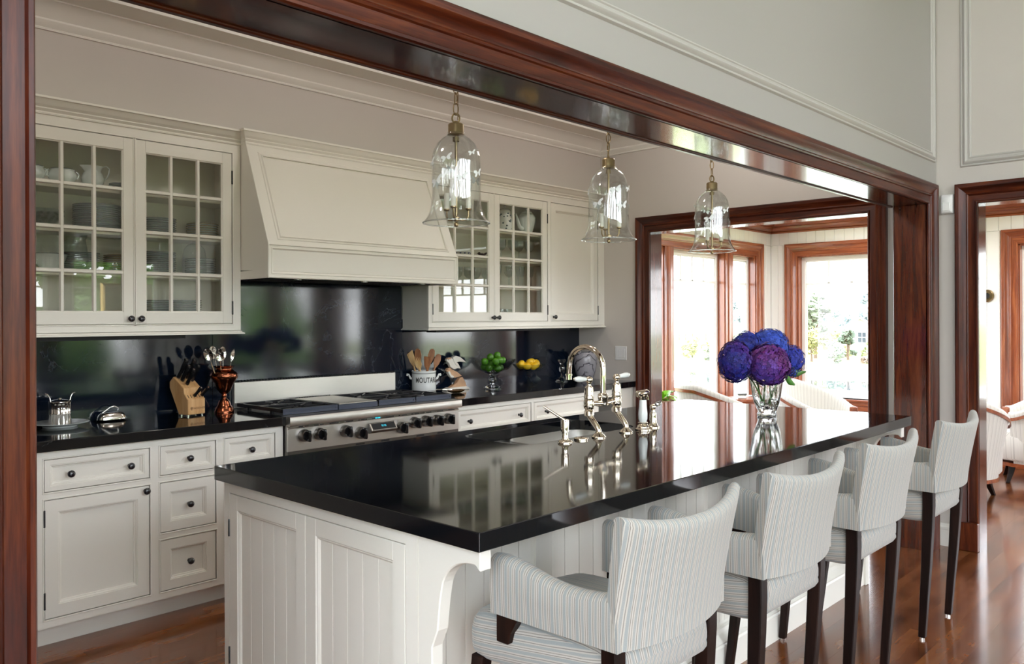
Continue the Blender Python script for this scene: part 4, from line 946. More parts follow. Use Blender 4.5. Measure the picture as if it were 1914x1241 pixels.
# ---------------------------------------------------------------- pendants
def pendant():
    o = T('pendant_light', '', 'lamp', (0, 0, 0))
    # local origin: rim plane z=0
    prof = [(.118, .0), (.1165, .003), (.104, .018), (.094, .038), (.0875, .065), (.085, .10), (.085, .20), (.0835, .228), (.078, .252), (.066, .276), (.050, .292), (.036, .302), (.030, .309), (.030, .316)]
    inn = [(r-.0035, z+(.002 if z < .3 else 0)) for r, z in prof][::-1]
    wob = lambda a, z: 1+.012*math.sin(5*a+z*9)+.008*math.sin(11*a-z*14)
    m = MB(); m.lathe(prof+inn+[prof[0]], seg=40, wob=wob); g = m.build('glass_shade', 'shade', o, smooth=70)
    m = MB(); m.tube([(.1165*math.cos(t), .1165*math.sin(t), .001) for t in [2*math.pi*i/40 for i in range(40)]], .0022, 6, closed=True); m.build('rim', 'crystal', g, smooth=60)
    # etched butterflies on the glass
    wing = [(0, 0), (.012, .010), (.024, .012), (.026, .004), (.016, -.002), (.020, -.012), (.012, -.016), (.004, -.008)]
    for a, z, sc in ((200, .205, 1.0), (250, .215, .8), (285, .15, .8), (330, .17, .9), (222, .14, 1.1), (310, .235, .6), (40, .16, 1.), (100, .2, .9), (150, .15, 1.)):
        m = MB(); a = math.radians(a); rr = .0885
        for sx in (-1, 1):
            vs = []
            for px, pz in wing:
                t = a+sx*px*sc/rr; vs.append((rr*math.cos(t), rr*math.sin(t), z+pz*sc+sx*px*.35*sc))
            m.add(vs, [tuple(range(len(vs)))])
        m.build('etched_butterfly', 'frost', g)
    m = MB(); m.lathe([(.026, .304), (.030, .306), (.030, .309), (.0275, .312), (.0275, .343), (.024, .347), (.006, .349), (.006, .356)], seg=24); m.build('cap', 'brass', o, smooth=35)
    m = MB(); m.cyl((0, 0, .008), (0, 0, .306), .0048, seg=10); m.ball((0, 0, -.004), (.008, .008, .009), 12, 6); m.lathe([(.013, .012), (.013, .020), (.006, .024)], seg=14); m.lathe([(.006, .006), (.012, .010), (.012, .012)], seg=14); m.lathe([(.012, .285), (.012, .30)], seg=12); m.build('stem', 'brass', o, smooth=40)
    for k in range(3):
        a = math.radians(20+120*k); c, s = math.cos(a), math.sin(a)
        m = MB(); m.tube([(0, 0, .015), (.02*c, .02*s, .012), (.036*c, .036*s, .014), (.044*c, .044*s, .026), (.045*c, .045*s, .048)], [.0035]*5, 8); m.lathe([(.006, .046), (.011, .050), (.011, .054)], (.045*c, .045*s, 0), 12); ar = m.build('arm', 'brass', o, smooth=50)
        m = MB(); m.lathe([(.0095, .054), (.0095, .108), (.007, .110), (0, .110)], (.045*c, .045*s, 0), 14); m.build('candle_sleeve', 'candle', ar, smooth=40)
        m = MB(); m.lathe([(.006, .110), (.011, .122), (.0135, .136), (.011, .155), (.006, .170), (.0015, .182)], (.045*c, .045*s, 0), 12); m.build('bulb', 'bulb', ar, smooth=60)
    m = MB(); m.tube([(.013*math.cos(t), 0, .366+.017*math.sin(t)) for t in [2*math.pi*i/20 for i in range(20)]], .0032, 8, closed=True); m.build('ring', 'brass', o, smooth=60)
    lk = None; z = .398; i = 0
    while z < 1.33:
        if lk is None:
            m = MB(); m.tube([(.0095*math.cos(t), 0, .021*math.sin(t)) for t in [2*math.pi*i_/16 for i_ in range(16)]], .0022, 6, closed=True); lk = q = m.build('chain_link', 'brass', o, smooth=60)
        else: q = lk.copy(); COL.objects.link(q); q.parent = o
        q.location = (0, 0, z); q.rotation_euler = (0, 0, (math.pi/2)*(i % 2)+.5); z += .0365; i += 1
    m = MB(); m.lathe([(.0, 1.312), (.012, 1.312), (.05, 1.318), (.055, 1.328), (.055, 1.333)], seg=24); m.build('canopy', 'brass', o, smooth=40)
    m = MB(); m.tube([(.006, .004, .36), (.009, -.004, .5), (-.004, .008, .7), (.006, 0, 1.0), (0, 0, 1.32)], .0016, 5); m.build('wire', 'brass', o)
    return o
p0 = pendant()
PLB = ['glass bell pendant lamp on a brass chain nearest the camera, in front of the hood', 'middle glass bell pendant lamp with etched butterflies, in front of the solid cupboard door', 'glass bell pendant lamp farthest from the camera, in front of the dining room windows']
for i, x in enumerate((1.944, 2.828, 3.695)):
    p = p0 if i == 0 else copy_tree(p0, PLB[i], (x, 2.1, 1.767), math.radians((0, 35, 160)[i]))
    p.location = (x, 2.1, 1.767); p['label'] = PLB[i]; p['group'] = 'glass bell pendants over the island'
p0.rotation_euler = (0, 0, math.radians(-45))
# ---------------------------------------------------------------- crockery behind the glass doors
def plate_mesh(r, deep=.012):
    m = MB(); m.lathe([(0, .002), (r*.55, .002), (r*.58, 0), (r*.62, .003), (r*.97, deep), (r, deep+.001), (r*.985, deep+.004), (r*.64, .007), (r*.55, .005), (0, .005)], seg=28); return m
def stack(x, y, z, r, n, pitch, what, where, mat='china', rim='chinarim', deep=.012, group=None):
    first = None
    for i in range(n):
        k = n-i
        lab = '%s %s of %s' % (ORD[k] if k <= 14 else 'lower', what, where)
        if i == 0: lab = 'bottom %s of %s' % (what, where)
        if first is None:
            o = T(what.split()[-1], lab, what.split()[-1], group=where)
            plate_mesh(r, deep).build('body', mat, o, smooth=40)
            m = MB(); m.tube([((r-.001)*math.cos(t), (r-.001)*math.sin(t), deep+.0025) for t in [2*math.pi*j/28 for j in range(28)]], .0022, 5, closed=True); m.build('rim', rim, o, smooth=60); first = q = o
        else: q = copy_tree(first, lab, (0, 0, 0), group=where)
        q.location = (x+R.uniform(-.0015, .0015), y+R.uniform(-.0015, .0015), z+i*pitch+.0004)
B1_, B2_, B3_, B4_ = 1.4305, 1.6725, 1.8785, 2.0885
stack(1.690, 4.35, B4_, .060, 5, .0075, 'saucer', 'the small saucer stack on the top shelf', deep=.008)
stack(1.568, 4.345, B2_+.206, .112, 12, .0103, 'dinner plate', 'the tallest plate stack in the left cupboard')
stack(1.875, 4.345, B3_, .088, 7, .0115, 'soup plate', 'the soup plates behind the right glazed door', deep=.016)
stack(2.12, 4.35, B3_, .083, 6, .0125, 'dish', 'the gilt rimmed dishes in the dark second shelf corner', rim='goldrim', deep=.014)
stack(1.49, 4.36, B2_, .088, 8, .0112, 'dessert plate', 'the dessert plates behind the glass jug')
stack(1.69, 4.36, B2_, .085, 9, .0098, 'side plate', 'the gilt edged side plates beside the glass jug', rim='goldrim', deep=.009)
stack(1.875, 4.35, B2_, .088, 11, .0102, 'salad plate', 'the salad plates behind the right glazed door')
stack(2.125, 4.385, B2_, .080, 7, .0125, 'shallow bowl', 'the shallow bowls behind the glass dome', deep=.018)
stack(1.46, 4.36, B1_, .075, 4, .0110, 'tea plate', 'the low tea plate stack in the left cupboard')
stack(1.865, 4.36, B1_, .080, 8, .0115, 'bowl', 'the left bowl stack on the bottom cupboard shelf', deep=.022)
stack(2.035, 4.37, B1_, .080, 8, .0118, 'bowl', 'the right bowl stack on the bottom cupboard shelf', deep=.022)
def loop_handle(par, x, z, r, sg=1, mat='china', name='handle', rad=.004):
    m = MB(); m.tube([(x+sg*r*.9*math.sin(t), 0, z-r*math.cos(t)) for t in [math.pi*i/8 for i in range(9)]], rad, 8); return m.build(name, mat, par, smooth=60)
for i, (x, lab) in enumerate(((1.265, 'white sugar bowl partly behind the mahogany post on the top cupboard shelf'), (1.405, 'white two-handled sugar bowl on the top cupboard shelf'))):
    o = T('sugar_bowl', lab, 'bowl', (x, 4.34, B4_))
    m = MB(); m.lathe([(0, 0), (.035, 0), (.036, .004), (.034, .008), (.058, .030), (.064, .048), (.058, .066), (.052, .074), (.056, .080), (.052, .078), (.048, .070), (.052, .05), (.03, .015), (0, .012)], seg=26); m.build('body', 'china', o, smooth=50)
    for s in (-1, 1): loop_handle(o, s*.060, .058, .016, s)
    m = MB(); m.tube([(.055*math.cos(t), .055*math.sin(t), .080) for t in [2*math.pi*j/26 for j in range(26)]], .0018, 5, closed=True); m.build('rim', 'chinarim', o)
o = T('creamer', 'white china jug with a spout on the top cupboard shelf', 'jug', (1.545, 4.34, B4_))
def spoutw(a, z): return 1+(.35*max(0, math.cos(a-math.pi))**8*max(0, (z-.085)/.03) if z > .085 else 0)
m = MB(); m.lathe([(0, 0), (.034, 0), (.035, .006), (.050, .032), (.053, .052), (.046, .074), (.038, .086), (.040, .10), (.046, .114), (.042, .113), (.036, .09), (.044, .06), (.03, .01), (0, .008)], seg=28, wob=spoutw); m.build('body', 'china', o, smooth=50)
m = MB(); m.tube([(.040, 0, .112), (.065, 0, .122), (.080, 0, .110), (.078, 0, .085), (.066, 0, .062), (.052, 0, .05)], [.003, .0035, .004, .004, .0035, .003], 8); m.build('handle', 'china', o, smooth=60)
def glass_bowl(loc, label, r, h, name='glass_bowl', cat='bowl', grp=None):
    o = T(name, label, cat, loc, group=grp); m = MB(); m.lathe([(0, 0), (r*.45, 0), (r*.5, .004), (r*.85, h*.45), (r, h), (r*.97, h), (r*.82, h*.47), (r*.46, .008), (0, .006)], seg=28, wob=lambda a, z: 1+.02*math.cos(14*a)); m.build('body', 'clear', o, smooth=30)
    m = MB()
    for k in range(14):
        a = 2*math.pi*k/14
        for j in range(2): zz = h*(.45+.28*j); rr = r*(.86+.08*j); m.ball((rr*math.cos(a+j*.22), rr*math.sin(a+j*.22), zz), .007, 6, 4)
    m.build('beading', 'clear', o, kind='stuff')
glass_bowl((1.315, 4.345, B3_), 'moulded glass bowl at left on the second cupboard shelf', .095, .085)
glass_bowl((1.335, 4.38, B3_+.012), 'smaller moulded glass bowl nested in the larger one', .078, .082)
o = T('mixing_bowl', 'plain white bowl at left on the third cupboard shelf', 'bowl', (1.345, 4.34, B2_))
m = MB(); m.lathe([(0, 0), (.035, 0), (.036, .005), (.062, .035), (.080, .078), (.083, .080), (.079, .080), (.058, .036), (.03, .01), (0, .008)], seg=28); m.build('body', 'china', o, smooth=50); m = MB(); m.tube([(.0815*math.cos(t), .0815*math.sin(t), .0805) for t in [2*math.pi*j/28 for j in range(28)]], .002, 5, closed=True); m.build('rim', 'chinarim', o)
o = T('sauce_boat', 'white sauce boat at the edge of the third cupboard shelf', 'boat', (1.235, 4.34, B2_)); m = MB(); m.lathe([(0, 0), (.03, 0), (.028, .01), (.045, .035), (.05, .06), (.047, .06), (.03, .015), (0, .012)], seg=22); m.v = [(x*1.3, y*.8, z+max(0, x)*.3*(z > .04)) for x, y, z in m.v]; m.build('body', 'china', o, smooth=50); loop_handle(o, .06, .055, .022, 1)
o = T('glass_jug', 'tall clear glass jug on the third shelf in front of the plates', 'jug', (1.44, 4.28, B2_)); m = MB(); m.lathe([(0, 0), (.045, 0), (.056, .01), (.062, .06), (.055, .11), (.048, .15), (.056, .175), (.053, .175), (.046, .15), (.052, .11), (.058, .06), (.05, .012), (0, .008)], seg=28); m.build('body', 'clear', o, smooth=50)
m = MB(); m.tube([(.05, 0, .165), (.085, 0, .16), (.098, 0, .12), (.088, 0, .075), (.060, 0, .05)], .006, 8); m.build('handle', 'clear', o, smooth=60)
o = T('glass_dome', 'clear glass dome on the third shelf in the right of the left cupboard', 'dome', (2.045, 4.29, B2_)); m = MB(); m.lathe([(.060, 0), (.062, .01), (.060, .10), (.054, .14), (.034, .165), (.010, .175), (.010, .178), (.0, .178), ], seg=28); m.build('body', 'clear', o, smooth=50); m = MB(); m.ball((0, 0, .183), .010, 10, 6); m.build('knob', 'clear', o, smooth=60)
# right cupboard
o = T('coffee_pot', 'painted china coffee pot with floral sprigs on the top shelf', 'pot', (4.525, 4.34, B4_))
m = MB(); m.lathe([(0, 0), (.058, 0), (.060, .008), (.066, .05), (.058, .095), (.044, .125), (.040, .155), (.044, .165), (.036, .165), (0, .165)], seg=28); m.build('body', 'porcelain', o, smooth=50)
m = MB(); m.lathe([(.044, .166), (.036, .178), (.018, .188), (.006, .192), (.012, .20), (.008, .208), (0, .21)], seg=22); m.build('lid', 'porcelain', o, smooth=50)
m = MB(); m.tube([(.05, 0, .14), (.085, 0, .135), (.09, 0, .09), (.066, 0, .05)], .005, 8); m.build('handle', 'porcelain', o, smooth=60)
m = MB()
for k in range(34):
    a = R.uniform(0, 6.28); z = R.uniform(.015, .15); r_ = [.066, .058, .043][0 if z < .07 else 1 if z < .11 else 2]; m.ball((r_*math.cos(a), r_*math.sin(a), z), (.008, .008, .006), 6, 4)
m.build('painted_sprigs', P('blue_green_glaze', (.10, .17, .20), .2, noise=.6, scale=40), o, kind='stuff')
o = T('teapot', 'tall white teapot with a curved spout on the top shelf', 'teapot', (4.775, 4.345, B4_))
m = MB(); m.lathe([(0, 0), (.05, 0), (.046, .01), (.052, .04), (.070, .10), (.072, .125), (.060, .155), (.050, .165), (0, .168)], seg=28); m.build('body', 'china', o, smooth=50)
m = MB(); m.lathe([(.050, .166), (.045, .178), (.015, .19), (.006, .195), (.011, .203), (0, .21)], seg=20); m.build('lid', 'china', o, smooth=50)
m = MB(); m.tube([(-.05, 0, .045), (-.085, 0, .06), (-.10, 0, .10), (-.115, 0, .14), (-.13, 0, .155)], [.020, .017, .013, .010, .009], 10); m.build('spout', 'china', o, smooth=60)
m = MB(); m.tube([(.062, 0, .15), (.10, 0, .155), (.105, 0, .11), (.085, 0, .07), (.068, 0, .06)], .006, 8); m.build('handle', 'china', o, smooth=60)
def stemware(kind):
    o = T({'w': 'wine_glass', 'f': 'champagne_flute', 't': 'tumbler', 'g': 'goblet'}[kind], '', 'glass')
    m = MB()
    if kind == 't': m.lathe([(0, 0), (.030, 0), (.032, .004), (.036, .075), (.034, .075), (.029, .008), (0, .007)], seg=20); m.build('bowl', 'clear', o, smooth=40); return o
    b = {'w': [(.004, .072), (.022, .080), (.038, .105), (.042, .13), (.038, .158), (.0365, .158), (.036, .105), (.02, .084), (0, .078)], 'f': [(.004, .080), (.014, .088), (.022, .12), (.025, .165), (.0235, .165), (.012, .092), (0, .086)], 'g': [(.005, .050), (.022, .056), (.038, .075), (.044, .105), (.042, .135), (.0405, .135), (.036, .078), (.02, .060), (0, .056)]}[kind]
    m.lathe(b, seg=20); m.build('bowl', 'clear', o, smooth=50)
    h = b[0][1]; m = MB(); m.lathe([(0, .0), (.032, .0), (.031, .003), (.006, .008), (.004, .012), (.0035, h)], seg=18); m.build('stem', 'clear', o, smooth=50); return o
pro = {}
for kind, x, y, z, lab in [
    ('w', 4.50, 4.36, B3_, 'wine glass at left on the second shelf of the right cupboard'), ('w', 4.60, 4.33, B3_, 'wine glass second from left on the second shelf of the right cupboard'), ('w', 4.70, 4.36, B3_, 'wine glass third from left on the second shelf of the right cupboard'), ('w', 4.79, 4.33, B3_, 'wine glass at right on the second shelf of the right cupboard'),
    ('g', 4.04, 4.36, B2_, 'goblet nearest the hood on the third shelf of the right cupboard'), ('g', 4.135, 4.33, B2_, 'goblet second from the hood on the third cupboard shelf'), ('g', 4.225, 4.36, B2_, 'goblet third from the hood on the third cupboard shelf'), ('g', 4.315, 4.33, B2_, 'goblet beside the door stile on the third cupboard shelf'),
    ('f', 4.46, 4.35, B2_, 'champagne flute at left behind the middle cupboard door'), ('w', 4.535, 4.31, B2_, 'wine glass between the flutes on the third cupboard shelf'), ('f', 4.595, 4.37, B2_, 'champagne flute second from left on the third cupboard shelf'), ('f', 4.66, 4.33, B2_, 'champagne flute third from left on the third cupboard shelf'), ('f', 4.735, 4.36, B2_, 'champagne flute fourth from left on the third cupboard shelf'), ('f', 4.81, 4.33, B2_, 'champagne flute at right on the third cupboard shelf'),
    ('t', 4.49, 4.33, B1_, 'left tumbler on the bottom shelf of the right cupboard'), ('t', 4.57, 4.35, B1_, 'right tumbler on the bottom shelf of the right cupboard')]:
    if kind not in pro: pro[kind] = q = stemware(kind); q['label'] = lab; q.location = (x, y, z+.0005)
    else: q = copy_tree(pro[kind], lab, (x, y, z+.0005))
    q['group'] = {'w': 'wine glasses in the right cupboard', 'f': 'champagne flutes in the right cupboard', 't': 'tumblers in the right cupboard', 'g': 'goblets in the right cupboard'}[kind]
o = T('painted_dish', 'blue and white painted dish on the second shelf beside the hood', 'dish', (4.08, 4.36, B3_)); m = MB(); m.lathe([(0, 0), (.05, 0), (.07, .02), (.092, .034), (.09, .038), (.05, .008), (0, .006)], seg=26); m.build('body', 'porcelain', o, smooth=40)
m = MB()
for k in range(16): a = 2*math.pi*k/16; m.ball((.080*math.cos(a), .080*math.sin(a), .028), (.009, .009, .006), 6, 4)
m.build('painted_border', P('cobalt_glaze', (.04, .07, .22), .2), o, kind='stuff')
o = T('bird_ornament', 'small dark bird ornament on the second shelf of the right cupboard', 'ornament', (4.275, 4.34, B3_)); m = MB(); m.ball((0, 0, .024), (.026, .016, .016), 12, 8); m.ball((-.028, 0, .036), (.012, .011, .011), 10, 6); m.tube([(-.038, 0, .036), (-.055, 0, .034)], [.004, .001], 6); m.tube([(.02, 0, .028), (.05, 0, .044)], [.010, .006], 6); m.lathe([(0, 0), (.014, 0), (.012, .004), (.004, .010)], seg=10); m.build('body', 'iron', o, smooth=60)

# ---------------------------------------------------------------- things on the left worktop
Z0 = .9145
o = T('saucer_plate', 'pale blue plate under the silver jar at the left end of the worktop', 'plate', (1.395, 4.355, Z0)); m = MB(); m.lathe([(0, .0), (.075, 0), (.078, .004), (.08, .008), (.128, .020), (.130, .022), (.126, .024), (.076, .012), (0, .010)], seg=36); m.build('body', 'china', o, smooth=45)
o = T('silver_jar', 'fluted silver jar with curled handles on the pale blue plate', 'jar', (1.395, 4.355, Z0+.0125))
m = MB(); m.lathe([(0, 0), (.048, 0), (.048, .003), (.046, .05), (.048, .053), (.046, .056), (.046, .098), (.050, .102), (.050, .112), (.046, .112), (.044, .1), (.044, .006), (0, .006)], seg=72, wob=lambda a, z: 1+(.045*math.cos(18*a) if .002 < z < .1 else 0)); m.build('body', 'silver', o, smooth=60)
m = MB(); m.lathe([(.049, .112), (.044, .116), (.02, .120), (.008, .122), (.006, .128), (0, .13)], seg=36); m.build('lid', 'silver', o, smooth=50)
for a in (3.4, 2.3, .15): m = MB(); c, s = math.cos(a), math.sin(a); m.tube([(.046*c, .046*s, .10), (.052*c, .052*s, .13), (.060*c, .060*s, .145), (.074*c, .074*s, .15)], [.004, .004, .0035, .002], 8); m.build('handle', 'silver', o, smooth=60)
o = T('butter_dish', 'silver butter dish with a domed lid on the black worktop', 'dish', (1.665, 4.43, Z0), math.radians(4)); m = MB(); m.lathe([(0, 0), (.06, 0), (.085, .006), (.088, .008), (.06, .006), (0, .005)], seg=36); m.v = [(x, y*.62, z) for x, y, z in m.v]; m.build('tray', 'silver', o, smooth=40)
m = MB(); m.nested('z', 0, 1, 0, 1, 0, 1, []) if False else None
L_ = [(.070, .036, .007), (.069, .035, .018), (.062, .030, .032), (.052, .024, .040), (.02, .010, .043)]; vs = []; nn = 20
for a_, b_, z in L_:
    for k in range(nn): t = 2*math.pi*k/nn; c, s = math.cos(t), math.sin(t); vs.append((a_*math.copysign(abs(c)**.55, c), b_*math.copysign(abs(s)**.55, s), z))
m.add(vs, [(i*nn+k, i*nn+(k+1) % nn, i*nn+nn+(k+1) % nn, i*nn+nn+k) for i in range(4) for k in range(nn)]+[tuple(range(4*nn, 5*nn))]); m.build('lid', 'silver', o, smooth=35)
m = MB(); m.tube([(-.05, 0, .040), (-.034, 0, .050), (-.01, 0, .067), (.012, 0, .072), (.03, 0, .064), (.036, 0, .054), (.03, 0, .048)], [.003, .004, .005, .005, .005, .004, .002], 8); m.build('handle', 'silver', o, smooth=60)
# knife block: leaning block with a low front step
o = T('knife_block', 'maple knife block with a slanted top on the left worktop', 'block', (2.052, 4.283, Z0), math.radians(14))
# local: x across the front, y to the back
m = MB(); m.prism([(0, .008), (0, .092), (.006, .094), (.030, .122), (.034, .150), (.118, .212), (.150, .182), (.150, .150), (.075, .008)], -.056, .056, 'x'); m.build('body', 'blockwood', o, bevel=.003)
for x in (-.045, .045):
    for y in (.012, .065): m = MB(); m.cyl((x, y, 0), (x, y, .009), .007, seg=10); m.build('foot', 'silver', o)
m = MB()
for i in range(6): x = -.044+i*.0175; m.box(x, x+.0022, .002, .018, .0945, .112) if False else m.prism([(.0085, .0975), (.0225, .1135), (.0215, .1145), (.0075, .0985)], x, x+.003, 'x')
m.build('slot', 'black', o)
cv = bpy.data.curves.new('t', 'FONT'); cv.body = 'W\u00dcSTHOF'; cv.size = .0155; cv.align_x = 'LEFT'; cv.extrude = .0004
to = bpy.data.objects.new('t', cv); COL.objects.link(to); bpy.context.view_layer.update(); tm = bpy.data.meshes.new_from_object(to); bpy.data.objects.remove(to)
tm.transform(Matrix(((1, 0, 0, -.020), (0, 0, -1, -.0004), (0, 1, 0, .036), (0, 0, 0, 1)))); tm.materials.clear(); tm.materials.append(P('burnt_print', (.16, .07, .025), .6)); q = bpy.data.objects.new('lettering', tm); COL.objects.link(q); q.parent = o
m = MB(); m.tube([(-.032+.0085*math.cos(t), -.0006, .042+.0085*math.sin(t)) for t in [2*math.pi*i/20 for i in range(20)]], .0007, 5, closed=True)
for dx in (-.004, 0, .004): m.box(-.032+dx-.0006, -.032+dx+.0006, -.001, .0, .040, .0475)
m.box(-.0366, -.0274, -.001, 0, .039, .0402); m.box(-.0326, -.0314, -.001, 0, .0345, .040); m.build('emblem', tm.materials[0], o)
def knife(p, d, L, lab, w=.011):
    """a knife standing in the block: p where the handle meets the block, d towards its butt (block axes)"""
    rz = Matrix.Rotation(math.radians(14), 4, 'Z'); P0 = Vector((2.052, 4.283, Z0))+rz@Vector(p); D = (rz@Vector(d)).normalized()
    k = T('kitchen_knife', lab, 'knife', P0, group='black handled knives in the block'); sd = (rz@Vector((1, 0, 0))).normalized()
    m = MB(); m.tube([D*.004, D*.012, D*L*.35, D*L*.65, D*L*.92, D*L], [w*.9, w, w*.85, w*1.0, w*1.15, w*.8], 8, flat=1.2); m.build('handle', 'blackgloss', k, smooth=50)
    m = MB(); m.tube([D*-.0, D*.006], [w*.95, w*.95], 8); m.build('bolster', 'silver', k, smooth=40)
    m = MB(); nrm = sd.cross(D).normalized()
    for f in (.3, .55, .8): c = D*L*f-nrm*w*.9; m.ball(c, .0028, 6, 4)
    m.build('rivet', 'silver', k)
    m = MB(); m.tube([D*L*.99, D*L*1.012], [w*.7, w*.6], 8); m.build('end_cap', 'silver', k)
dd = (.0, -.55, .80)
knife((-.036, .105, .203), dd, .125, 'large black handled knife at the back left of the block', .012); knife((.012, .100, .199), dd, .125, 'large black handled knife at the back right of the block', .012)
knife((-.030, .082, .186), dd, .105, 'black handled knife in the middle left of the block'); knife((.030, .078, .183), dd, .105, 'black handled knife in the middle right of the block')
knife((-.020, .055, .166), dd, .105, 'black handled knife at the front left of the slanted top', .010)
knife((-.008, .014, .104), (.12, -.62, .62), .070, 'small steak knife at left in the front step of the block', .0085); knife((.040, .014, .104), (.12, -.62, .62), .070, 'small steak knife at right in the front step of the block', .0085)
# copper urn with serving spoons
o = T('copper_urn', 'hammered copper urn on a stepped foot', 'urn', (2.236, 4.335, Z0))
m = MB(); m.lathe([(0, 0), (.052, 0), (.053, .010), (.048, .014), (.048, .024), (.042, .030), (.036, .040), (.030, .060), (.018, .074), (.012, .080), (.0135, .086), (.0165, .090), (.0135, .094), (.013, .102), (.022, .106), (.036, .124), (.046, .148), (.055, .168), (.067, .183), (.0745, .197), (.075, .210), (.069, .222), (.056, .231), (.047, .238), (.045, .246), (.052, .254), (.060, .258), (.054, .257), (.040, .244), (.036, .20), (.02, .12), (0, .11)], seg=36); m.build('body', 'copper', o, smooth=62)
def spoon(base, tip, turn, lab, L=.036):
    k = T('serving_spoon', lab, 'spoon', base, group='silver serving spoons in the copper urn'); D = Vector(tip)-Vector(base); n_ = D.normalized(); h = D.length
    m = MB(); m.tube([Vector((0, 0, 0)), n_*(h*.5), n_*(h-L*1.6)], [.004, .003, .003], 6); m.build('handle', 'silver', k, smooth=50)
    # bowl: shallow oval dish
    zc = n_*(h-L*.7); b = Vector((math.cos(turn), math.sin(turn), .15)).normalized(); sdv = n_.cross(b).normalized(); b = sdv.cross(n_).normalized(); vs = []; nn = 16
    for rr, dp in ((0, .012), (.55, .009), (.9, .002), (1, 0), (.9, .0005), (.55, .0075), (0, .0105)):
        for q in range(nn): t = 2*math.pi*q/nn; vs.append(zc+n_*math.cos(t)*L*1.05*rr+sdv*math.sin(t)*L*.66*rr-b*dp)
    m = MB(); m.add(vs, [(i*nn+q, i*nn+(q+1) % nn, i*nn+nn+(q+1) % nn, i*nn+nn+q) for i in range(6) for q in range(nn)]); m.build('bowl', 'silver', k, smooth=70)
ub = (2.236, 4.335, 1.06)
for tip, tn, lab in (((2.118, 4.30, 1.265), 4.2, 'serving spoon leaning far left in the copper urn'), ((2.165, 4.33, 1.275), 4.8, 'serving spoon left of centre in the copper urn'), ((2.180, 4.28, 1.262), 4.4, 'serving spoon leaning to the front in the copper urn'), ((2.225, 4.33, 1.270), 4.9, 'upright serving spoon in the centre of the copper urn'), ((2.285, 4.32, 1.258), 5.4, 'serving spoon leaning right in the copper urn')):
    spoon((ub[0]+(tip[0]-ub[0])*.25, ub[1]+(tip[1]-ub[1])*.2, ub[2]), tip, tn, lab)

# ---------------------------------------------------------------- things right of the range
CX_, CY_ = 3.745, 4.385
o = T('utensil_crock', 'white stoneware crock with dark lettering and bands', 'crock', (CX_, CY_, Z0))
m = MB(); m.lathe([(0, 0), (.083, 0), (.085, .004), (.084, .148), (.087, .151), (.087, .157), (.080, .157), (.078, .14), (.078, .01), (0, .01)], seg=40); m.build('body', 'porcelain', o, smooth=40)
for z in (.012, .018, .137, .142): m = MB(); m.lathe([(.0853, z), (.0853, z+.0025)], seg=40); m.build('band', 'text', o)
for s in (-1, 1):
    a = math.radians(-43); c_, s_ = math.cos(a)*s, math.sin(a)*s
    m = MB(); m.tube([(x*c_, x*s_, z) for x, z in ((.083, .100), (.094, .104), (.10, .118), (.106, .130), (.116, .132), (.118, .124), (.112, .120))], [.010, .008, .007, .007, .007, .006, .004], 8); m.build('handle', 'porcelain', o, smooth=60)
cv = bpy.data.curves.new('t', 'FONT'); cv.body = 'MOUTARDE'; cv.size = .050; cv.align_x = 'CENTER'; cv.space_character = 1.12; cv.offset = .0011
to = bpy.data.objects.new('t', cv); COL.objects.link(to); bpy.context.view_layer.update(); tm = bpy.data.meshes.new_from_object(to); bpy.data.objects.remove(to)
bmx = bmesh.new(); bmx.from_mesh(tm); bmesh.ops.subdivide_edges(bmx, edges=[e for e in bmx.edges if e.calc_length() > .008], cuts=2); bmesh.ops.triangulate(bmx, faces=bmx.faces)
th0 = math.radians(-106)
for v in bmx.verts:
    a = th0+v.co.x*.66/.0852; z = .078+v.co.y; v.co = Vector((.0856*math.cos(a), .0856*math.sin(a), z))
bmx.to_mesh(tm); bmx.free(); tm.materials.clear(); tm.materials.append(M['text']); q = bpy.data.objects.new('lettering', tm); COL.objects.link(q); q.parent = o
def utensil(name, lab, base, tip, head, mat):
    k = T(name, lab, 'utensil', base, group='wooden utensils in the crock'); D = Vector(tip)-Vector(base); n_ = D.normalized(); h = D.length; sdv = n_.cross(Vector((-.73, -.68, 0))).normalized(); b = sdv.cross(n_)
    m = MB(); m.tube([Vector((0, 0, 0)), n_*(h*.62), n_*(h*.70)], [.006, .006, .007], 8); m.build('handle', mat, k, smooth=50)
    m = MB(); nn = len(head); F = [n_*(h*.62+(h*.38)*v)+sdv*u-b*.004 for u, v in head]; B = [p+b*.008 for p in F]; m.add(F+B, [tuple(range(nn)), tuple(range(nn, 2*nn))[::-1]]+[(i, (i+1) % nn, nn+(i+1) % nn, nn+i) for i in range(nn)]); m.build('head', mat, k, bevel=.0015)
flat = [(-.006, 0), (-.022, .35), (-.026, 1), (.026, 1), (.022, .35), (.006, 0)]; ang = [(-.006, 0), (-.018, .3), (-.024, .8), (.020, 1.0), (.022, .5), (.006, 0)]
oval = [(-.006, 0), (-.020, .3), (-.024, .6), (-.017, .9), (0, 1), (.017, .9), (.024, .6), (.020, .3), (.006, 0)]
fork = [(-.006, 0), (-.022, .3), (-.024, .8), (-.014, 1), (-.010, .62), (-.004, .98), (.002, .62), (.008, .95), (.012, .62), (.022, .9), (.022, .35), (.006, 0)]
bz = Z0+.012
utensil('wooden_spatula', 'pale wooden spatula with a slanted end at left in the crock', (CX_-.012, CY_+.02, bz), (3.645, 4.42, 1.213), ang, 'palewood')
utensil('pasta_fork', 'toothed wooden pasta fork at the front left of the crock', (CX_-.0, CY_-.02, bz), (3.635, 4.335, 1.175), fork, 'palewood')
utensil('wooden_spatula', 'brown wooden spatula standing in the middle of the crock', (CX_+.01, CY_-.01, bz), (3.738, 4.335, 1.170), flat, 'spoonwood')
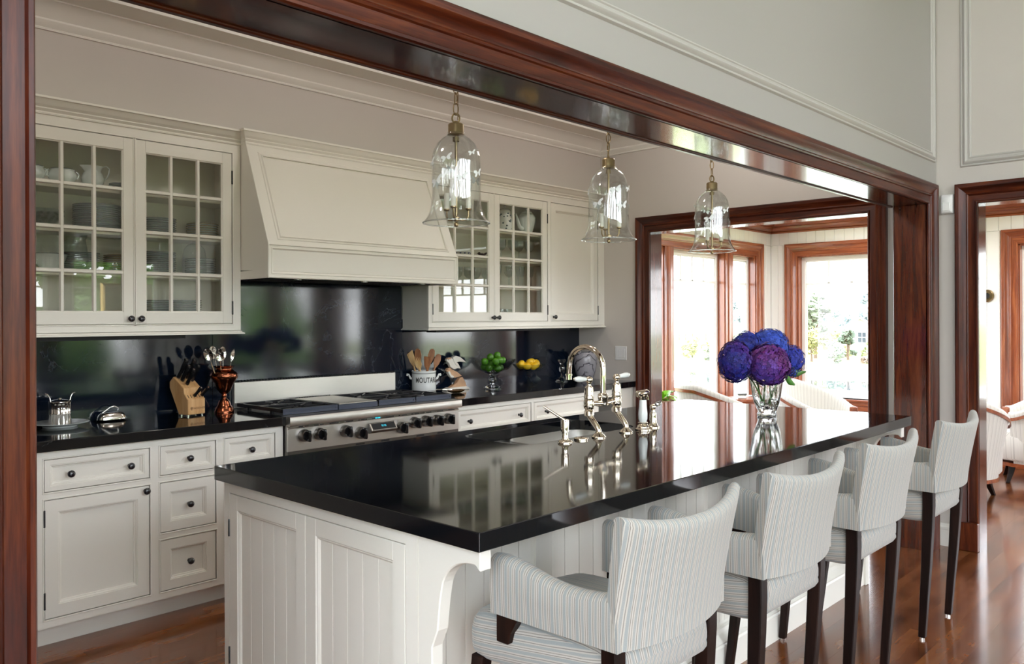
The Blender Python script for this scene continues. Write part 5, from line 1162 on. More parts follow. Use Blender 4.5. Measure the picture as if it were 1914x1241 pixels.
utensil('wooden_spoon', 'narrow wooden spoon upright at the back of the crock', (CX_, CY_+.03, bz), (3.700, 4.40, 1.228), oval, 'spoonwood')
utensil('wooden_spoon', 'tallest wooden spoon leaning right in the crock', (CX_+.01, CY_+.02, bz), (3.842, 4.40, 1.222), oval, 'spoonwood')
utensil('wooden_spoon', 'light edged wooden spoon leaning farthest right in the crock', (CX_+.03, CY_-.0, bz), (3.868, 4.36, 1.185), oval, 'spoonwood')
utensil('wooden_spatula', 'dark wooden spatula behind the pale one in the crock', (CX_-.02, CY_+.04, bz), (3.675, 4.44, 1.205), flat, 'legwood')
# sandpiper ornament: two flat carved birds on a sandy mound
o = T('bird_figure', 'carved ornament of two white and tan shore birds on a mound', 'ornament', (4.062, 4.405, Z0), math.radians(-4))
def cut(par, name, pts, th, mat, dy=0.): m = MB(); m.prism(pts, -th/2+dy, th/2+dy, 'y'); return m.build(name, mat, par, bevel=.003)
m = MB(); m.prism([(-.105, 0), (.115, 0), (.112, .012), (.08, .022), (-.07, .020), (-.10, .010)], -.03, .03, 'y'); m.build('base', 'bird_white', o, bevel=.004)
cut(o, 'mound', [(-.07, .016), (.095, .016), (.085, .05), (.055, .092), (.03, .085), (.0, .052), (-.04, .03)], .035, 'bird_brown')
b1 = cut(o, 'lower_bird', [(-.092, .142), (-.078, .160), (-.058, .164), (-.040, .150), (.01, .130), (.055, .098), (.030, .095), (-.01, .088), (-.045, .098), (-.066, .118), (-.075, .132)], .026, 'bird_brown')
cut(b1, 'breast', [(-.078, .138), (-.060, .140), (-.045, .115), (-.015, .096), (-.03, .088), (-.05, .095), (-.068, .116)], .029, 'bird_white'); cut(b1, 'beak', [(-.088, .146), (-.088, .140), (-.122, .110), (-.118, .116)], .008, 'iron')
b2 = cut(o, 'upper_bird', [(-.090, .216), (-.078, .236), (-.056, .238), (-.030, .225), (.02, .190), (.045, .150), (.020, .158), (-.02, .150), (-.055, .170), (-.066, .196)], .026, 'bird_white')
cut(b2, 'wing', [(-.035, .236), (-.006, .250), (.04, .236), (.095, .196), (.03, .206), (-.0, .200), (.012, .170), (-.01, .185), (-.026, .21)], .034, 'bird_white'); cut(b2, 'cap', [(-.086, .226), (-.076, .237), (-.050, .237), (-.046, .224), (-.07, .222)], .029, 'bird_brown'); cut(b2, 'beak', [(-.088, .216), (-.084, .206), (-.112, .182), (-.110, .190)], .008, 'iron')
m = MB()
for x, a_, b_ in ((-.02, .02, .095), (-.012, .02, .095), (-.024, .09, .155), (-.016, .09, .155)): m.cyl((x, 0, a_), (x+.004, 0, b_), .002, seg=6)
m.build('leg', 'iron', o); m = MB()
for x, z in ((-.078, .149), (-.076, .222)): m.ball((x, -.014, z), .003, 6, 4)
m.build('eye', 'iron', o)
# spoon rest with a spoon
o = T('spoon_rest', 'dark shell shaped spoon rest beside the hob', 'dish', (3.90, 4.22, Z0), .35); m = MB(); m.lathe([(0, .002), (.04, .002), (.07, .012), (.078, .020), (.074, .020), (.04, .006), (0, .005)], seg=28, wob=lambda a, z: 1+.04*math.cos(10*a)); m.v = [(x*1.1, y*.7, z) for x, y, z in m.v]; m.build('body', P('bronze_glaze', (.10, .055, .015), .2, .6, noise=.5, scale=30), o, smooth=40)
o = T('table_spoon', 'shiny silver spoon lying on the spoon rest', 'spoon', (3.83, 4.235, Z0+.018), .1); m = MB(); m.tube([(-.06, 0, .012), (0, 0, .008), (.05, 0, .004)], [.004, .003, .003], 6); m.ball((-.085, 0, .014), (.030, .019, .007), 12, 6); m.build('body', 'silver', o, smooth=60)
# compotes with fruit
def compote(loc, lab, r, h, mat):
    o = T('glass_compote', lab, 'bowl', loc); n = len
    m = MB(); m.lathe([(0, 0), (.070, 0), (.070, .006), (.052, .018), (.026, .030), (.016, .042), (.020, .050), (.028, .066), (.026, .082), (.016, .092), (.020, .100), (.030, .106), (0, .110)], (0, 0, 0), 12); m.build('foot', mat, o, smooth=20)
    m = MB(); m.lathe([(0, .110), (.04, .112), (r*.72, h*.70), (r, h), (r*.96, h+.002), (r*.68, h*.72+.004), (.036, .118), (0, .117)], seg=28, wob=lambda a, z: 1+.03*math.cos(14*a)*(z > .13)); m.build('bowl', 'clear', o, smooth=25); return o
compote((4.305, 4.262, Z0), 'clear cut glass pedestal bowl holding limes', .170, .215, 'crystal')
LIM = [(-.07, -.03, .155), (.0, -.05, .150), (.06, -.02, .155), (.03, .045, .158), (-.04, .05, .160), (-.01, .0, .188), (-.065, .015, .202), (.065, .03, .196), (.075, -.03, .208), (-.03, -.06, .203), (.025, -.045, .212), (.02, .03, .222), (.045, -.005, .246), (-.035, -.01, .236)]
LL = ['leftmost lime low in the glass bowl', 'lime low at the front of the glass bowl', 'lime low at right in the glass bowl', 'lime low at the back right of the glass bowl', 'lime low at the back left of the glass bowl', 'lime buried in the middle of the pile', 'lime resting at the left rim of the glass bowl', 'lime at the back right rim of the glass bowl', 'lime at the right rim of the glass bowl', 'lime at the front left of the upper layer', 'lime at the front right of the upper layer', 'lime at the back of the upper layer', 'topmost lime at right of the pile', 'upper lime at left of the pile']
l0 = None
for (x, y, z), lab in zip(LIM, LL):
    if l0 is None:
        q = l0 = T('lime', lab, 'lime', group='limes in the glass bowl'); m = MB(); m.ball((0, 0, 0), (.029, .026, .026), 16, 10); m.build('fruit', 'lime', q, smooth=80); m = MB(); m.ball((.029, 0, 0), (.004, .005, .005), 8, 5); m.build('tip', 'leaf', q, smooth=60)
    else: q = copy_tree(l0, lab, (0, 0, 0))
    q.location = (4.305+x, 4.262+y, Z0+z); q.rotation_euler = (R.uniform(-1, 1), R.uniform(-1, 1), R.uniform(0, 6))
compote((4.745, 4.30, Z0), 'dark glass pedestal bowl holding lemons', .125, .160, 'clear')
LEM = [(-.055, -.03, .148), (.0, -.055, .146), (.06, -.02, .150), (.02, .045, .150), (-.05, .04, .150), (.0, .0, .156), (-.025, -.03, .178), (.045, .015, .178), (.09, -.0, .165), (-.085, .0, .168)]
LL = ['lemon low at the left front of the dark bowl', 'lemon low at the front of the dark bowl', 'lemon low at right in the dark bowl', 'lemon low at the back of the dark bowl', 'lemon low at the back left of the dark bowl', 'lemon in the middle of the dark bowl', 'topmost lemon of the pile', 'lemon on top at right of the pile', 'lemon at the right rim of the dark bowl', 'lemon at the left rim of the dark bowl']
l0 = None
for (x, y, z), lab in zip(LEM, LL):
    if l0 is None:
        q = l0 = T('lemon', lab, 'lemon', group='lemons in the dark bowl'); m = MB(); m.ball((0, 0, 0), (.034, .026, .026), 16, 10); m.build('fruit', 'lemon', q, smooth=80); m = MB(); m.tube([(.030, 0, 0), (.040, 0, 0)], [.010, .004], 8); m.build('tip', 'lemon', q, smooth=60)
    else: q = copy_tree(l0, lab, (0, 0, 0))
    q.location = (4.745+x, 4.30+y, Z0+z); q.rotation_euler = (R.uniform(-1, 1), R.uniform(-1, 1), R.uniform(0, 6))
o = T('glass_candlestick', 'dark glass candlestick between the lemons and the marbled vase', 'candlestick', (5.185, 4.33, Z0)); m = MB(); m.lathe([(0, 0), (.055, 0), (.055, .006), (.03, .02), (.014, .035), (.010, .05), (.016, .065), (.024, .09), (.026, .11), (.016, .128), (.012, .14), (.02, .15), (.034, .165), (.036, .18), (.030, .18), (.012, .155), (0, .15)], seg=10); m.build('body', 'crystal', o, smooth=15)
o = T('marbled_vase', 'grey marbled fish shaped vase in the corner behind the tap', 'vase', (5.485, 4.325, Z0))
m = MB(); m.lathe([(0, 0), (.062, 0), (.068, .010), (.085, .06), (.098, .13), (.098, .18), (.090, .215), (.082, .228), (.076, .226), (.084, .2), (.085, .13), (.05, .02), (0, .016)], seg=32, wob=lambda a, z: 1+.012*math.sin(9*a+z*34)); m.build('body', 'marble', o, smooth=60)
m = MB(); m.prism([(-.08, .205), (-.135, .246), (-.118, .252), (-.080, .248), (-.055, .222)], -.012, .012, 'y'); m.prism([(.07, .21), (.095, .246), (.075, .25), (.05, .225)], -.012, .012, 'y'); m.build('fin', 'marble', o, bevel=.006, seg=2)

# ---------------------------------------------------------------- vase of hydrangeas on the island
VX, VY = 4.057, 1.990
o = T('crystal_vase', 'swirled crystal vase holding blue hydrangeas on the island', 'vase', (VX, VY, ZT))
tw = lambda a, z: 1+.07*math.sin(5*a+z*16)+.03*math.sin(10*a-z*22)
pr = [(0, .012), (.030, .012), (.046, .0), (.049, .010), (.044, .022), (.050, .040), (.064, .075), (.070, .11), (.076, .16), (.088, .215)]
inn = [(.083, .213), (.070, .16), (.063, .11), (.056, .075), (.038, .045), (0, .040)]
m = MB(); m.lathe(pr+inn, seg=48, wob=tw); m.build('body', 'crystal', o, smooth=50)
m = MB()
for s in (-1, 1): m.ball((s*.071, -.01, .072), .012, 12, 8); 
m.build('boss', 'crystal', o, smooth=60)
def hydrangea(c, r, cols, lab, base, nfl, sq=(1, 1, .9), leaves=()):
    k = T('hydrangea', lab, 'flower', base, group='hydrangeas in the crystal vase'); b = Vector(base); c = Vector(c)-b
    m = MB(); pts = [Vector((0, 0, 0)), c*.4+Vector((0, 0, .03)), c]; m.tube(pts, [.004, .0035, .003], 6); m.build('stem', 'stem', k)
    vs, fs, vc = [], [], []; ga = math.pi*(3-math.sqrt(5))
    for i in range(nfl):
        zz = 1-2*(i+.5)/nfl; rr = math.sqrt(1-zz*zz); a = i*ga; d = Vector((rr*math.cos(a), rr*math.sin(a), zz))
        p = c+Vector((d.x*sq[0], d.y*sq[1], d.z*sq[2]))*r*(1+.07*math.sin(d.x*7+c.z*9)*math.sin(d.z*8+d.y*5))*R.uniform(.86, 1.05); t1 = d.orthogonal().normalized(); t2 = d.cross(t1); a0 = R.uniform(0, 6.3); s = r*.118*R.uniform(.85, 1.25)
        mixv = .5+.5*math.sin(d.x*2.3+d.z*1.7+c.x*9)*.8+R.uniform(-.3, .3); mixv = min(1, max(0, mixv)); br = R.uniform(.6, 1.35)
        col = [max(0, (u*(1-mixv)+w*mixv)*br) for u, w in zip(cols[0], cols[1])]
        for q in range(4):
            aa = a0+q*math.pi/2; e1 = t1*math.cos(aa)+t2*math.sin(aa); e2 = d.cross(e1); n0 = len(vs)
            vs += [p, p+e1*s*.62+e2*s*.46+d*s*.28, p+e1*s*1.08+d*s*.14, p+e1*s*.62-e2*s*.46+d*s*.28]; fs += [(n0, n0+3, n0+2, n0+1)]; vc += [col]*4
    me = bpy.data.meshes.new('flower_head'); me.from_pydata(vs, [], fs); ca = me.color_attributes.new('col', 'FLOAT_COLOR', 'POINT')
    for i, cc in enumerate(vc): ca.data[i].color = (*cc, 1)
    me.materials.append(M['flower']); me.shade_smooth(); h = bpy.data.objects.new('flower_head', me); COL.objects.link(h); h.parent = k; h['kind'] = 'stuff'
    m = MB(); m.ball(c, (r*.70*sq[0], r*.70*sq[1], r*.70*sq[2]), 16, 10); m.build('flower_core', P('dark_calyx', (.02, .015, .06), .8), k, smooth=80)
    for (p, q, w) in leaves:
        p = Vector(p)-b; q = Vector(q)-b; d = q-p; sd = d.cross(Vector((.73, .68, .3))).normalized(); vs = []; n = 7
        for i in range(n+1): t = i/n; ww = w*math.sin(math.pi*min(1, t*.9+.06))**.8*(1-t*.2); cc = p+d*t+Vector((0, 0, -.02*math.sin(t*3))); vs += [cc+sd*ww+Vector((0, 0, .006)), cc, cc-sd*ww+Vector((0, 0, .006))]
        m = MB(); m.add(vs, [(i*3+j, i*3+j+1, i*3+j+4, i*3+j+3) for i in range(n) for j in range(2)]); lf = m.build('leaf', 'leaf', k, smooth=60)
        md = lf.modifiers.new('thick', 'SOLIDIFY'); md.thickness = .0012
blue, deep, purp, lil, mag = (.03, .06, .42), (.018, .022, .20), (.07, .02, .19), (.095, .05, .33), (.135, .022, .15)
sb = lambda i: (VX+.022*math.cos(i*1.1), VY+.022*math.sin(i*1.1), ZT+.062)
hydrangea((3.712, 1.985, 1.215), .092, (purp, deep), 'dusky purple hydrangea head hanging at left of the bouquet', sb(3), 737, (.86, .86, 1.12))
hydrangea((3.925, 1.915, 1.195), .104, (mag, lil), 'magenta and violet hydrangea head at the front of the bouquet', sb(4.5), 911, (1.05, 1, .98))
hydrangea((4.175, 2.03, 1.285), .094, (blue, (.05, .10, .50)), 'blue hydrangea head at the top right of the bouquet', sb(1), 824, (1.1, 1, .9))
hydrangea((4.345, 1.985, 1.200), .070, (blue, (.04, .05, .38)), 'small blue hydrangea head at right of the bouquet', sb(0), 564, (1, 1, 1.15), leaves=(((4.22, 1.95, 1.150), (4.43, 1.94, 1.130), .024), ((4.15, 1.93, 1.135), (4.20, 1.90, 1.075), .016), ((4.23, 1.95, 1.155), (4.40, 1.95, 1.16), .022)))
hydrangea((3.965, 2.05, 1.29), .076, (deep, blue), 'dark blue hydrangea head at the top left of the bouquet', sb(2), 651)
hydrangea((4.265, 1.955, 1.140), .042, (blue, deep), 'smallest blue hydrangea low at the right rim of the vase', sb(5.5), 150)
# ---------------------------------------------------------------- dining room chairs and table
def tub_chair():
    o = T('tub_chair', '', 'chair'); n = 40
    # local: faces -y; the shell sweeps round the back
    A = [math.radians(-38)+math.radians(256)*i/n for i in range(n+1)]
    def top(a):
        t = abs(math.degrees(a)-90)/128; return .85-.23*max(0, min(1, (t-.18)/.75))**1.2
    def rad(z, e): return (.30+.085*min(1, max(0, (z-.18)/.5)))+e
    def ell(a, r): return Vector((r*math.cos(a), r*math.sin(a)*1.0+.02, 0))
    G = []
    for a in A:
        zt = top(a); pts = []
        for z in (.17, .30, .45, zt-.06): pts.append(ell(a, rad(z, 0))+Vector((0, 0, z)))
        r1 = rad(zt, 0)
        for q in (20, 60, 90, 120, 160): pts.append(ell(a, r1-.03+.033*math.cos(math.radians(q)))+Vector((0, 0, zt-.035+.035*math.sin(math.radians(q)))))
        for z in (zt-.06, .44): pts.append(ell(a, rad(z, -.062))+Vector((0, 0, z)))
        G.append(pts)
    k = len(G[0]); m = MB(); m.add([p for g in G for p in g], [(i*k+j, i*k+(j+1) % k, i*k+k+(j+1) % k, i*k+k+j) for i in range(n) for j in range(k)]+[tuple(range(k))[::-1], tuple(range(n*k, n*k+k))])
    m.build('shell', 'stripe2', o, smooth=60, uv=lambda c, nn: (math.atan2(c.y-.02, c.x)*.36 if not (c.x < 0 and c.y < -.4) else 0, c.z))
    m = MB(); vs = []
    for a in A:
        zt = top(a); r1 = rad(zt, .004)
        for dr, dz in ((0, -.075), (.004, -.075), (.004, -.048), (0, -.048)): vs.append(ell(a, r1+dr)+Vector((0, 0, zt+dz)))
    m.add(vs, [(i*4+j, i*4+(j+1) % 4, i*4+4+(j+1) % 4, i*4+4+j) for i in range(n) for j in range(4)]+[(0, 1, 2, 3), (n*4+3, n*4+2, n*4+1, n*4)]); m.build('wood_trim', 'cedar_x', o, smooth=40)
    for a in (A[0], A[-1]):
        m = MB(); p = ell(a, rad(.58, -.03)); zt = top(a); t = Vector((-math.sin(a), math.cos(a), 0))*(-1 if a == A[0] else 1); e1 = Vector((math.cos(a), math.sin(a), 0))
        q = [p-e1*.036+t*-.002, p+e1*.038+t*-.002, p+e1*.038+t*.022, p-e1*.036+t*.022]; m.add([v+Vector((0, 0, zt-.075)) for v in q]+[v+Vector((0, 0, zt-.010)) for v in q], [(3, 2, 1, 0), (4, 5, 6, 7)]+[(i, (i+1) % 4, 4+(i+1) % 4, 4+i) for i in range(4)]); m.build('arm_end', 'cedar_x', o, bevel=.008, seg=2)
    m = MB(); m.lathe([(0, .20), (.30, .20), (.315, .22), (.318, .40), (.30, .44), (.2, .455), (0, .46)], seg=36); m.v = [(x, y*.98-.03, z) for x, y, z in m.v]; m.build('seat_cushion', 'stripe2', o, smooth=50, uv=lambda c, nn: (c.x, c.y))
    m = MB(); m.lathe([(0, .145), (.305, .145), (.305, .175), (0, .175)], seg=40); m.v = [(x, y+.01, z) for x, y, z in m.v]; m.build('base_rail', 'cedar_x', o, smooth=40)
    for a in (45, 135, 225, 315):
        c, s = math.cos(math.radians(a)), math.sin(math.radians(a)); m = MB(); vs = []
        for rr, z, h in ((.24, .15, .026), (.26, .08, .021), (.285, .02, .016), (.295, 0, .015)):
            for dx, dy in ((-1, -1), (1, -1), (1, 1), (-1, 1)): vs.append((rr*c+dx*h, rr*s+dy*h, z))
        m.add(vs, [(i*4+j, i*4+(j+1) % 4, i*4+4+(j+1) % 4, i*4+4+j) for i in range(3) for j in range(4)]+[(0, 1, 2, 3), (15, 14, 13, 12)]); m.build('leg', 'legwood', o, bevel=.003)
    return o
c0 = tub_chair()
for i, (x, y, a, lab) in enumerate(((6.68, 3.72, 62, 'cream striped tub chair at left under the dining room windows'), (7.36, 3.10, -6, 'cream striped tub chair behind the hydrangeas, facing the kitchen'), (7.248, 1.936, 85, 'cream striped tub chair half hidden by the mahogany door jamb at right'), (8.32, 1.60, -165, 'cream striped tub chair at the right edge, by the dining room window'))):
    q = c0 if i == 0 else copy_tree(c0, lab, (0, 0, 0)); q.location = (x, y, 0); q.rotation_euler = (0, 0, math.radians(a)); q['label'] = lab; q['group'] = 'cream striped tub chairs'
def small_table(loc, lab):
    o = T('side_table', lab, 'table', loc); m = MB(); m.lathe([(0, .64), (.155, .64), (.165, .65), (.165, .668), (.158, .675), (0, .675)], seg=36); m.build('top', 'cedar_x', o, smooth=40)
    m = MB(); m.lathe([(.02, .10), (.03, .16), (.022, .25), (.022, .50), (.03, .60), (.05, .64)], seg=18); m.build('column', 'gold', o, smooth=50)
    for k in range(3): a = 2*math.pi*k/3+.4; c, s = math.cos(a), math.sin(a); m = MB(); m.tube([(.015*c, .015*s, .14), (.08*c, .08*s, .12), (.13*c, .13*s, .06), (.155*c, .155*s, .03), (.17*c, .17*s, .012)], [.012, .011, .010, .010, .012], 8); m.build('leg', 'gold', o, smooth=60)
    return o
small_table((7.10, 3.74, 0), 'small round wooden table between two tub chairs under the windows')
small_table((7.80, 1.35, 0), 'small round table on brass feet between the tub chairs at right')
o = T('silver_box', 'small silver box on the round table behind the vase', 'box', (7.07, 3.71, .675), .5); m = MB(); m.box(-.06, .06, -.04, .04, 0, .035); m.build('body', 'silver', o, bevel=.006, seg=2); m = MB(); m.prism([(-.062, .035), (.062, .035), (.05, .048), (-.05, .048)], -.042, .042, 'y'); m.build('lid', 'iron', o, bevel=.003)
o = T('saucer', 'white cup saucer on the round table at right', 'saucer', (7.84, 1.42, .675)); plate_mesh(.075).build('body', 'porcelain', o, smooth=40); m = MB(); m.lathe([(0, .004), (.025, .004), (.04, .045), (.038, .045), (.02, .008), (0, .008)], (0, 0, 0), 20); m.build('cup', 'porcelain', o, smooth=40)
# potted plant by the window
o = T('potted_plant', 'bright green potted plant on the floor stand beside the left dining room window', 'plant', (6.08, 3.93, 0))
m = MB(); m.lathe([(0, .60), (.05, .60), (.075, .66), (.085, .72), (.08, .72), (.065, .67), (0, .66)], seg=20); m.build('pot', 'terracotta', o, smooth=40)
m = MB(); m.lathe([(0, 0), (.13, 0), (.12, .02), (.03, .05), (.022, .3), (.03, .56), (.11, .585), (.11, .60), (0, .60)], seg=20); m.build('stand', 'cedar_z', o, smooth=40)
for k in range(26):
    a = R.uniform(0, 6.3); e = R.uniform(.1, 1.3); L = R.uniform(.07, .15); b = Vector((.03*math.cos(a), .03*math.sin(a), .71+R.uniform(0, .05))); d = Vector((math.cos(a)*math.cos(e), math.sin(a)*math.cos(e), math.sin(e))); sd = d.cross(Vector((0, 0, 1))).normalized(); vs = []
    for t, w in ((0, .006), (.3, .03), (.6, .032), (.85, .016), (1, .001)): c = b+d*L*t+Vector((0, 0, -.05*t*t)); vs += [c+sd*w, c-Vector((0, 0, .006)), c-sd*w]
    m = MB(); m.add(vs, [(i*3+j, i*3+j+1, i*3+j+4, i*3+j+3) for i in range(4) for j in range(2)]); m.build('leaf', 'brightleaf', o, smooth=60)

# ---------------------------------------------------------------- outdoors
M['lawn'] = P('salt_marsh_grass', (.34, .35, .13), .9, noise=.35, scale=.6)
M['water'] = P('pond_water', (.10, .12, .13), .03, spec=.9)
M['shingle'] = P('weathered_shingle', (.42, .40, .41), .8, noise=.15, scale=3)
M['roofing'] = P('grey_roof', (.34, .32, .35), .8, noise=.15, scale=3)
M['bark'] = P('bark', (.16, .11, .08), .9)
M['darkglass'] = P('far_window', (.05, .06, .08), .1)
GL = {'pine': (.20, .23, .15), 'shrub': (.24, .28, .12), 'yellow': (.34, .33, .14), 'sage': (.30, .34, .26), 'cedar': (.17, .21, .14), 'rust': (.32, .24, .18), 'far': (.26, .32, .32), 'garden': (.20, .34, .08)}  # view foliage paled and greyed: distance haze is put into the base colour
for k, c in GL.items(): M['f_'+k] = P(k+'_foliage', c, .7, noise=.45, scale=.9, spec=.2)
GZ = -2.0
m = MB(); nx = 40; xs = [9.3, 14, 20, 24, 27, 46.5, 48.5, 52, 60, 80, 120, 220, 420]; zz = [-.35, -.9, -1.8, -2.0, -2.35, -2.35, -2.0, -1.75, -1.6, -1.7, -2.0, -2.0, 2]
ys = [-80, -40, -10, 0, 10, 20, 30, 40, 60, 100, 200, 330]
m.add([(x+(0 if i < 4 or i > 7 else 2.5*math.sin(y*.21)+1.2*math.sin(y*.63)), y, z) for i, (x, z) in enumerate(zip(xs, zz)) for y in ys], [(i*len(ys)+j, i*len(ys)+j+1, (i+1)*len(ys)+j+1, (i+1)*len(ys)+j) for i in range(len(xs)-1) for j in range(len(ys)-1)])
g = m.build('marsh_ground', 'lawn', None, smooth=30); g['kind'] = 'structure'
m = MB(); m.add([(18, -90, -2.12), (60, -90, -2.12), (60, 200, -2.12), (18, 200, -2.12)], [(0, 1, 2, 3)]); q = m.build('pond_water', 'water', None); q['kind'] = 'structure'
m = MB(); m.add([(-60, -4.4, -.3), (9.3, -4.4, -.3), (9.3, 200, -.35), (9.3, 4.6, -.35)][:0]+[(-70, -80, -.5), (9.3, -80, -.35), (9.3, -4.36, -.3), (-70, -4.36, -.3)], [(0, 1, 2, 3)]); q = m.build('garden_lawn', P('garden_grass', (.13, .20, .05), .9, noise=.3, scale=.8), None); q['kind'] = 'structure'
m = MB(); m.add([(-3, 4.63, -.3), (9.3, 4.53, -.35), (14, 4.5, -.9), (14, 60, -.9), (-3, 60, -.9)], [(0, 1, 2, 3, 4)]); q = m.build('side_lawn', 'lawn', None); q['kind'] = 'structure'
def crown_mesh(r, h, n, leaf, seed, shape=1.):
    """foliage: leafy tufts gathered on several boughs"""
    rr = random.Random(seed); vs, fs = [], []; cl = [(rr.gauss(0, .42)*r, rr.gauss(0, .42)*r, h*rr.uniform(.12, .95), rr.uniform(.25, .5)*r) for _ in range(max(5, n//60))]
    for i in range(n):
        cx, cyy, cz, cr = rr.choice(cl); tap = 1-(cz/h)*(1-shape); d = Vector((rr.gauss(0, 1), rr.gauss(0, 1), rr.gauss(0, .8))).normalized()*cr*rr.uniform(.5, 1)
        p = Vector((cx*tap+d.x, cyy*tap+d.y, max(.02*h, cz+d.z))); a = Vector((rr.gauss(0, 1), rr.gauss(0, 1), rr.gauss(0, .6))).normalized(); b = a.orthogonal().normalized(); s = leaf*rr.uniform(.6, 1.4); o_ = len(vs)
        vs += [p-a*s, p+b*s*.5, p+a*s, p-b*s*.5]; fs.append((o_, o_+1, o_+2, o_+3))
    m = MB(); m.add(vs, fs); return m
def tree(name, lab, x, y, z, r, h, kind, trunk=0., n=420, leaf=.3, cat='tree', seed=0, shape=1., grp=None):
    o = T(name, lab, cat, (x, y, z), group=grp); c = crown_mesh(r, h, n, leaf, seed, shape); c.v = [(a, b, d+trunk) for a, b, d in c.v]; c.build('foliage', 'f_'+kind, o, kind='stuff')
    m = MB(); m.tube([(0, 0, -.2), (.05, 0, trunk*.6), (0, .04, trunk+h*.5)], [.05+h*.03, .04+h*.022, .03], 8); 
    for k in range(3): a = 2.1*k+seed; m.tube([(0, 0, trunk+h*.2*k*.5), (r*.4*math.cos(a), r*.4*math.sin(a), trunk+h*(.3+.15*k))], [.02+h*.012, .02], 6)
    m.build('trunk', 'bark', o, smooth=60); return o
tree('pine_tree', 'tall loose pine at left in the right hand window view', 59.0, 25.1, -1.7, 1.35, 3.5, 'pine', 1.4, 700, .26, seed=1)
tree('cedar_tree', 'dark pointed evergreen in front of the far grey house', 58.5, 22.55, -1.65, .75, 2.5, 'cedar', .1, 420, .2, seed=2, shape=.25)
tree('round_shrub', 'pale rounded bush at the edge of the pond', 54.9, 22.0, -1.75, .85, 1.3, 'sage', .05, 360, .17, 'shrub', 3)
tree('low_tree', 'spreading yellow green tree left of the pale rounded bush', 55.5, 23.9, -1.75, 1.5, 1.5, 'yellow', .6, 420, .2, seed=4)
tree('yellow_shrub', 'yellow leaved shrub below the far roofs', 62.0, 25.4, -1.6, 1.4, 2.0, 'yellow', .1, 340, .22, 'shrub', 5)
tree('bank_shrub', 'olive shrub at the right of the pond bank', 59.3, 20.6, -1.65, 1.2, 1.6, 'shrub', .05, 380, .19, 'shrub', 6)
tree('rust_shrub', 'rust brown shrub beside the olive one on the bank', 56.2, 19.9, -1.75, 1.0, 1.1, 'rust', .05, 320, .16, 'shrub', 7)
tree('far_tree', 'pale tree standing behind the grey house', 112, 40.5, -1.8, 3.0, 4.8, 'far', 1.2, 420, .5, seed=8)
tree('far_tree', 'russet tree at the right edge behind the grey house', 100, 33.2, -1.8, 1.9, 4.6, 'rust', 1.2, 420, .32, seed=9)
tree('marsh_shrub', 'yellow green marsh bush seen in the left window', 56.0, 33.6, -1.7, 1.3, 1.3, 'yellow', .05, 320, .2, 'shrub', 10)
tree('marsh_shrub', 'small grey green bush at the right of the left window view', 54.2, 31.0, -1.8, .8, .9, 'sage', .05, 300, .14, 'shrub', 11)
tree('marsh_shrub', 'low olive marsh bush in the middle of the left window view', 58.2, 33.0, -1.65, 1.2, 1.2, 'shrub', .05, 320, .18, 'shrub', 12)
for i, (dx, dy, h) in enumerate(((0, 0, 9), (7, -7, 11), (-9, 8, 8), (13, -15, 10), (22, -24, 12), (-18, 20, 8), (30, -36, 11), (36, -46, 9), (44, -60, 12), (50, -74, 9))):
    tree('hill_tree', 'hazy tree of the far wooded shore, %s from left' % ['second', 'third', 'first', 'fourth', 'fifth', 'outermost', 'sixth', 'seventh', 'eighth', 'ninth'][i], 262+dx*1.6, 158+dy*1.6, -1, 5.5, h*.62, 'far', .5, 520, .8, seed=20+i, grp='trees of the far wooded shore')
o = T('dock', 'pale wooden dock standing over the far water', 'dock', (104, 62.5, -2.0), math.radians(-40)); m = MB(); m.box(-5, 5, -.5, .5, .55, .65); m.build('deck', 'shingle', o); m = MB(); m.box(-5, 5, -.5, -.45, 1.3, 1.36); m.build('rail', 'bark', o)
for x in range(-5, 6): m = MB(); m.box(x-.06, x+.06, -.5, -.42, -.4, 1.36); m.build('post', 'bark', o)
def house(name, lab, loc, rz, w, d, eave, ridge, wins):
    o = T(name, lab, 'house', loc, rz); m = MB(); m.prism([(-w/2, 0), (w/2, 0), (w/2, eave), (0, ridge), (-w/2, eave)], -d/2, d/2, 'y'); m.build('wall', 'shingle', o)
    for s in (-1, 1): m = MB(); L = Vector((w/2, eave-ridge)); m.prism([(0, ridge), (s*(w/2+.35), eave-.25), (s*(w/2+.35), eave-.05), (0, ridge+.22)], -d/2-.3, d/2+.3, 'y'); m.build('roof', 'roofing', o)
    for x, z, ww, hh in wins:
        m = MB(); m.nested('y', -d/2, -1, x-ww/2, x+ww/2, z, z+hh, [(0, 0), (0, .06), (.10, .06), (.10, -.02)], cap=False); f_ = m.build('window', 'whitepaint', o)
        m = MB(); m.box(x-ww/2+.1, x+ww/2-.1, -d/2-.02, -d/2+.0, z+.1, z+hh-.1); m.build('pane', 'darkglass', f_)
        m = MB(); m.box(x-.03, x+.03, -d/2-.05, -d/2-.02, z+.1, z+hh-.1); m.box(x-ww/2+.1, x+ww/2-.1, -d/2-.05, -d/2-.02, z+hh/2-.03, z+hh/2+.03); m.build('glazing_bar', 'whitepaint', f_)
    return o
house('shingled_house', 'grey shingled house with one gridded window across the pond', (89.8, 33.3, -2.0), math.radians(-70), 5.2, 7, 1.7, 3.2, [(.2, .65, .95, 1.25)])
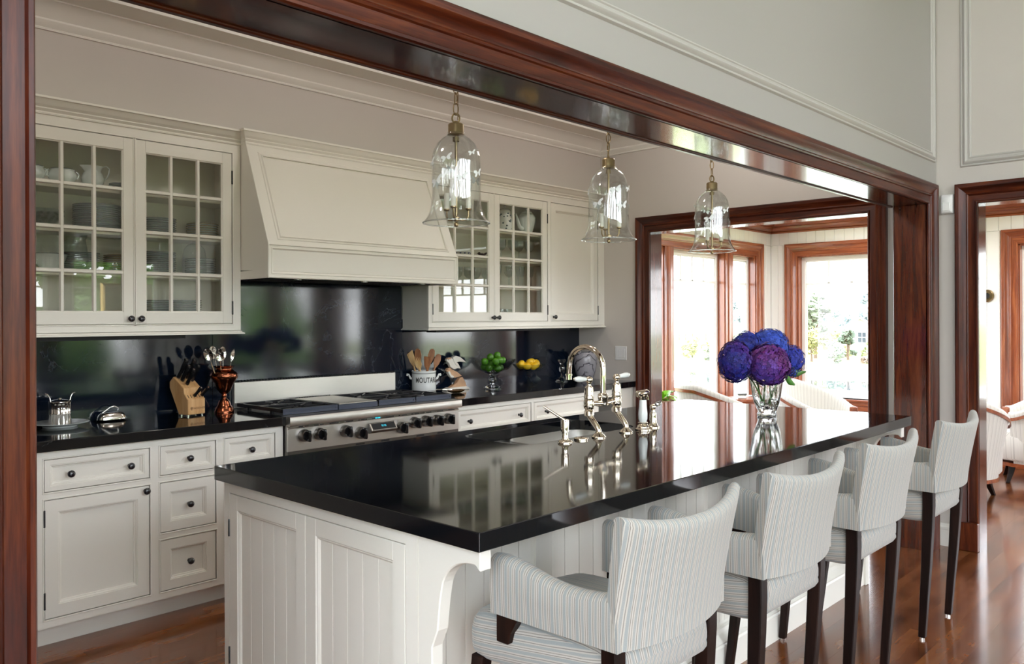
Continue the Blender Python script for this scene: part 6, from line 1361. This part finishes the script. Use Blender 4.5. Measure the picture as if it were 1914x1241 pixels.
house('far_house', 'low grey roofed house behind the yellow shrubs', (100, 41.5, -2.0), math.radians(-64), 7.0, 7, 1.2, 2.3, [(-2.2, .3, .8, .9), (-1, .3, .8, .9), (1.4, .3, .8, .9)])
# garden beyond the living room windows: seen only as reflections
GT = [(-9, -26, 3.0, 4.6, 'garden tree beyond the west end of the south windows'), (-2.2, -29, 2.6, 5.2, 'garden tree beyond the second south window'), (6.2, -25, 2.7, 4.8, 'garden tree beyond the fourth south window'), (13.5, -25, 3.0, 4.6, 'garden tree south of the dining room'), (21, -26, 3.2, 5.4, 'garden tree southeast of the dining room'),
      (-5, -13, 1.5, 1.7, 'low garden bush west of centre'), (1.2, -12.5, 1.6, 1.8, 'low garden bush in the centre'), (7, -13, 1.5, 1.7, 'low garden bush near the dining room'), (12.5, -12.5, 1.5, 1.9, 'low garden bush southeast of the dining room'), (-17, -6, 3.0, 4.8, 'garden tree outside the west windows'), (-18, 3, 3.0, 5.2, 'garden tree northwest of the house')]
for i, (x, y, r, h, lab) in enumerate(GT): tree('garden_tree' if h > 3 else 'garden_shrub', lab, x, y, -.5, r, h, 'garden', .8 if h > 3 else 0, 900, .36, 'tree' if h > 3 else 'shrub', 40+i)

# gilt framed picture on an easel behind the camera: seen only as a reflection in the cupboard glass
o = T('framed_picture', 'small gilt framed landscape on an easel, seen mirrored in the left cupboard glass', 'picture', (3.72, -1.0, 0))
m = MB(); m.nested('y', .0, 1, -.28, .28, 1.50, 1.84, [(0, -.03), (0, .0), (.012, .018), (.03, .010), (.045, .004)], cap=False); m.build('frame', 'gold', o)
m = MB(); m.box(-.24, .24, -.01, .004, 1.54, 1.80); m.build('canvas', P('painted_meadow', (.16, .20, .13), .5, noise=.7, scale=7, stretch=(1, 1, 2.5)), o)
for a_, b_ in (((-.25, -.02, 1.48), (-.32, .02, 0)), ((.25, -.02, 1.48), (.32, .02, 0)), ((0, -.04, 1.95), (0, -.5, 0))): m = MB(); m.cyl(a_, b_, .014, seg=8); m.build('easel_leg', 'legwood', o)
m = MB(); m.box(-.32, .32, -.03, .03, 1.475, 1.50); m.build('easel_ledge', 'legwood', o)
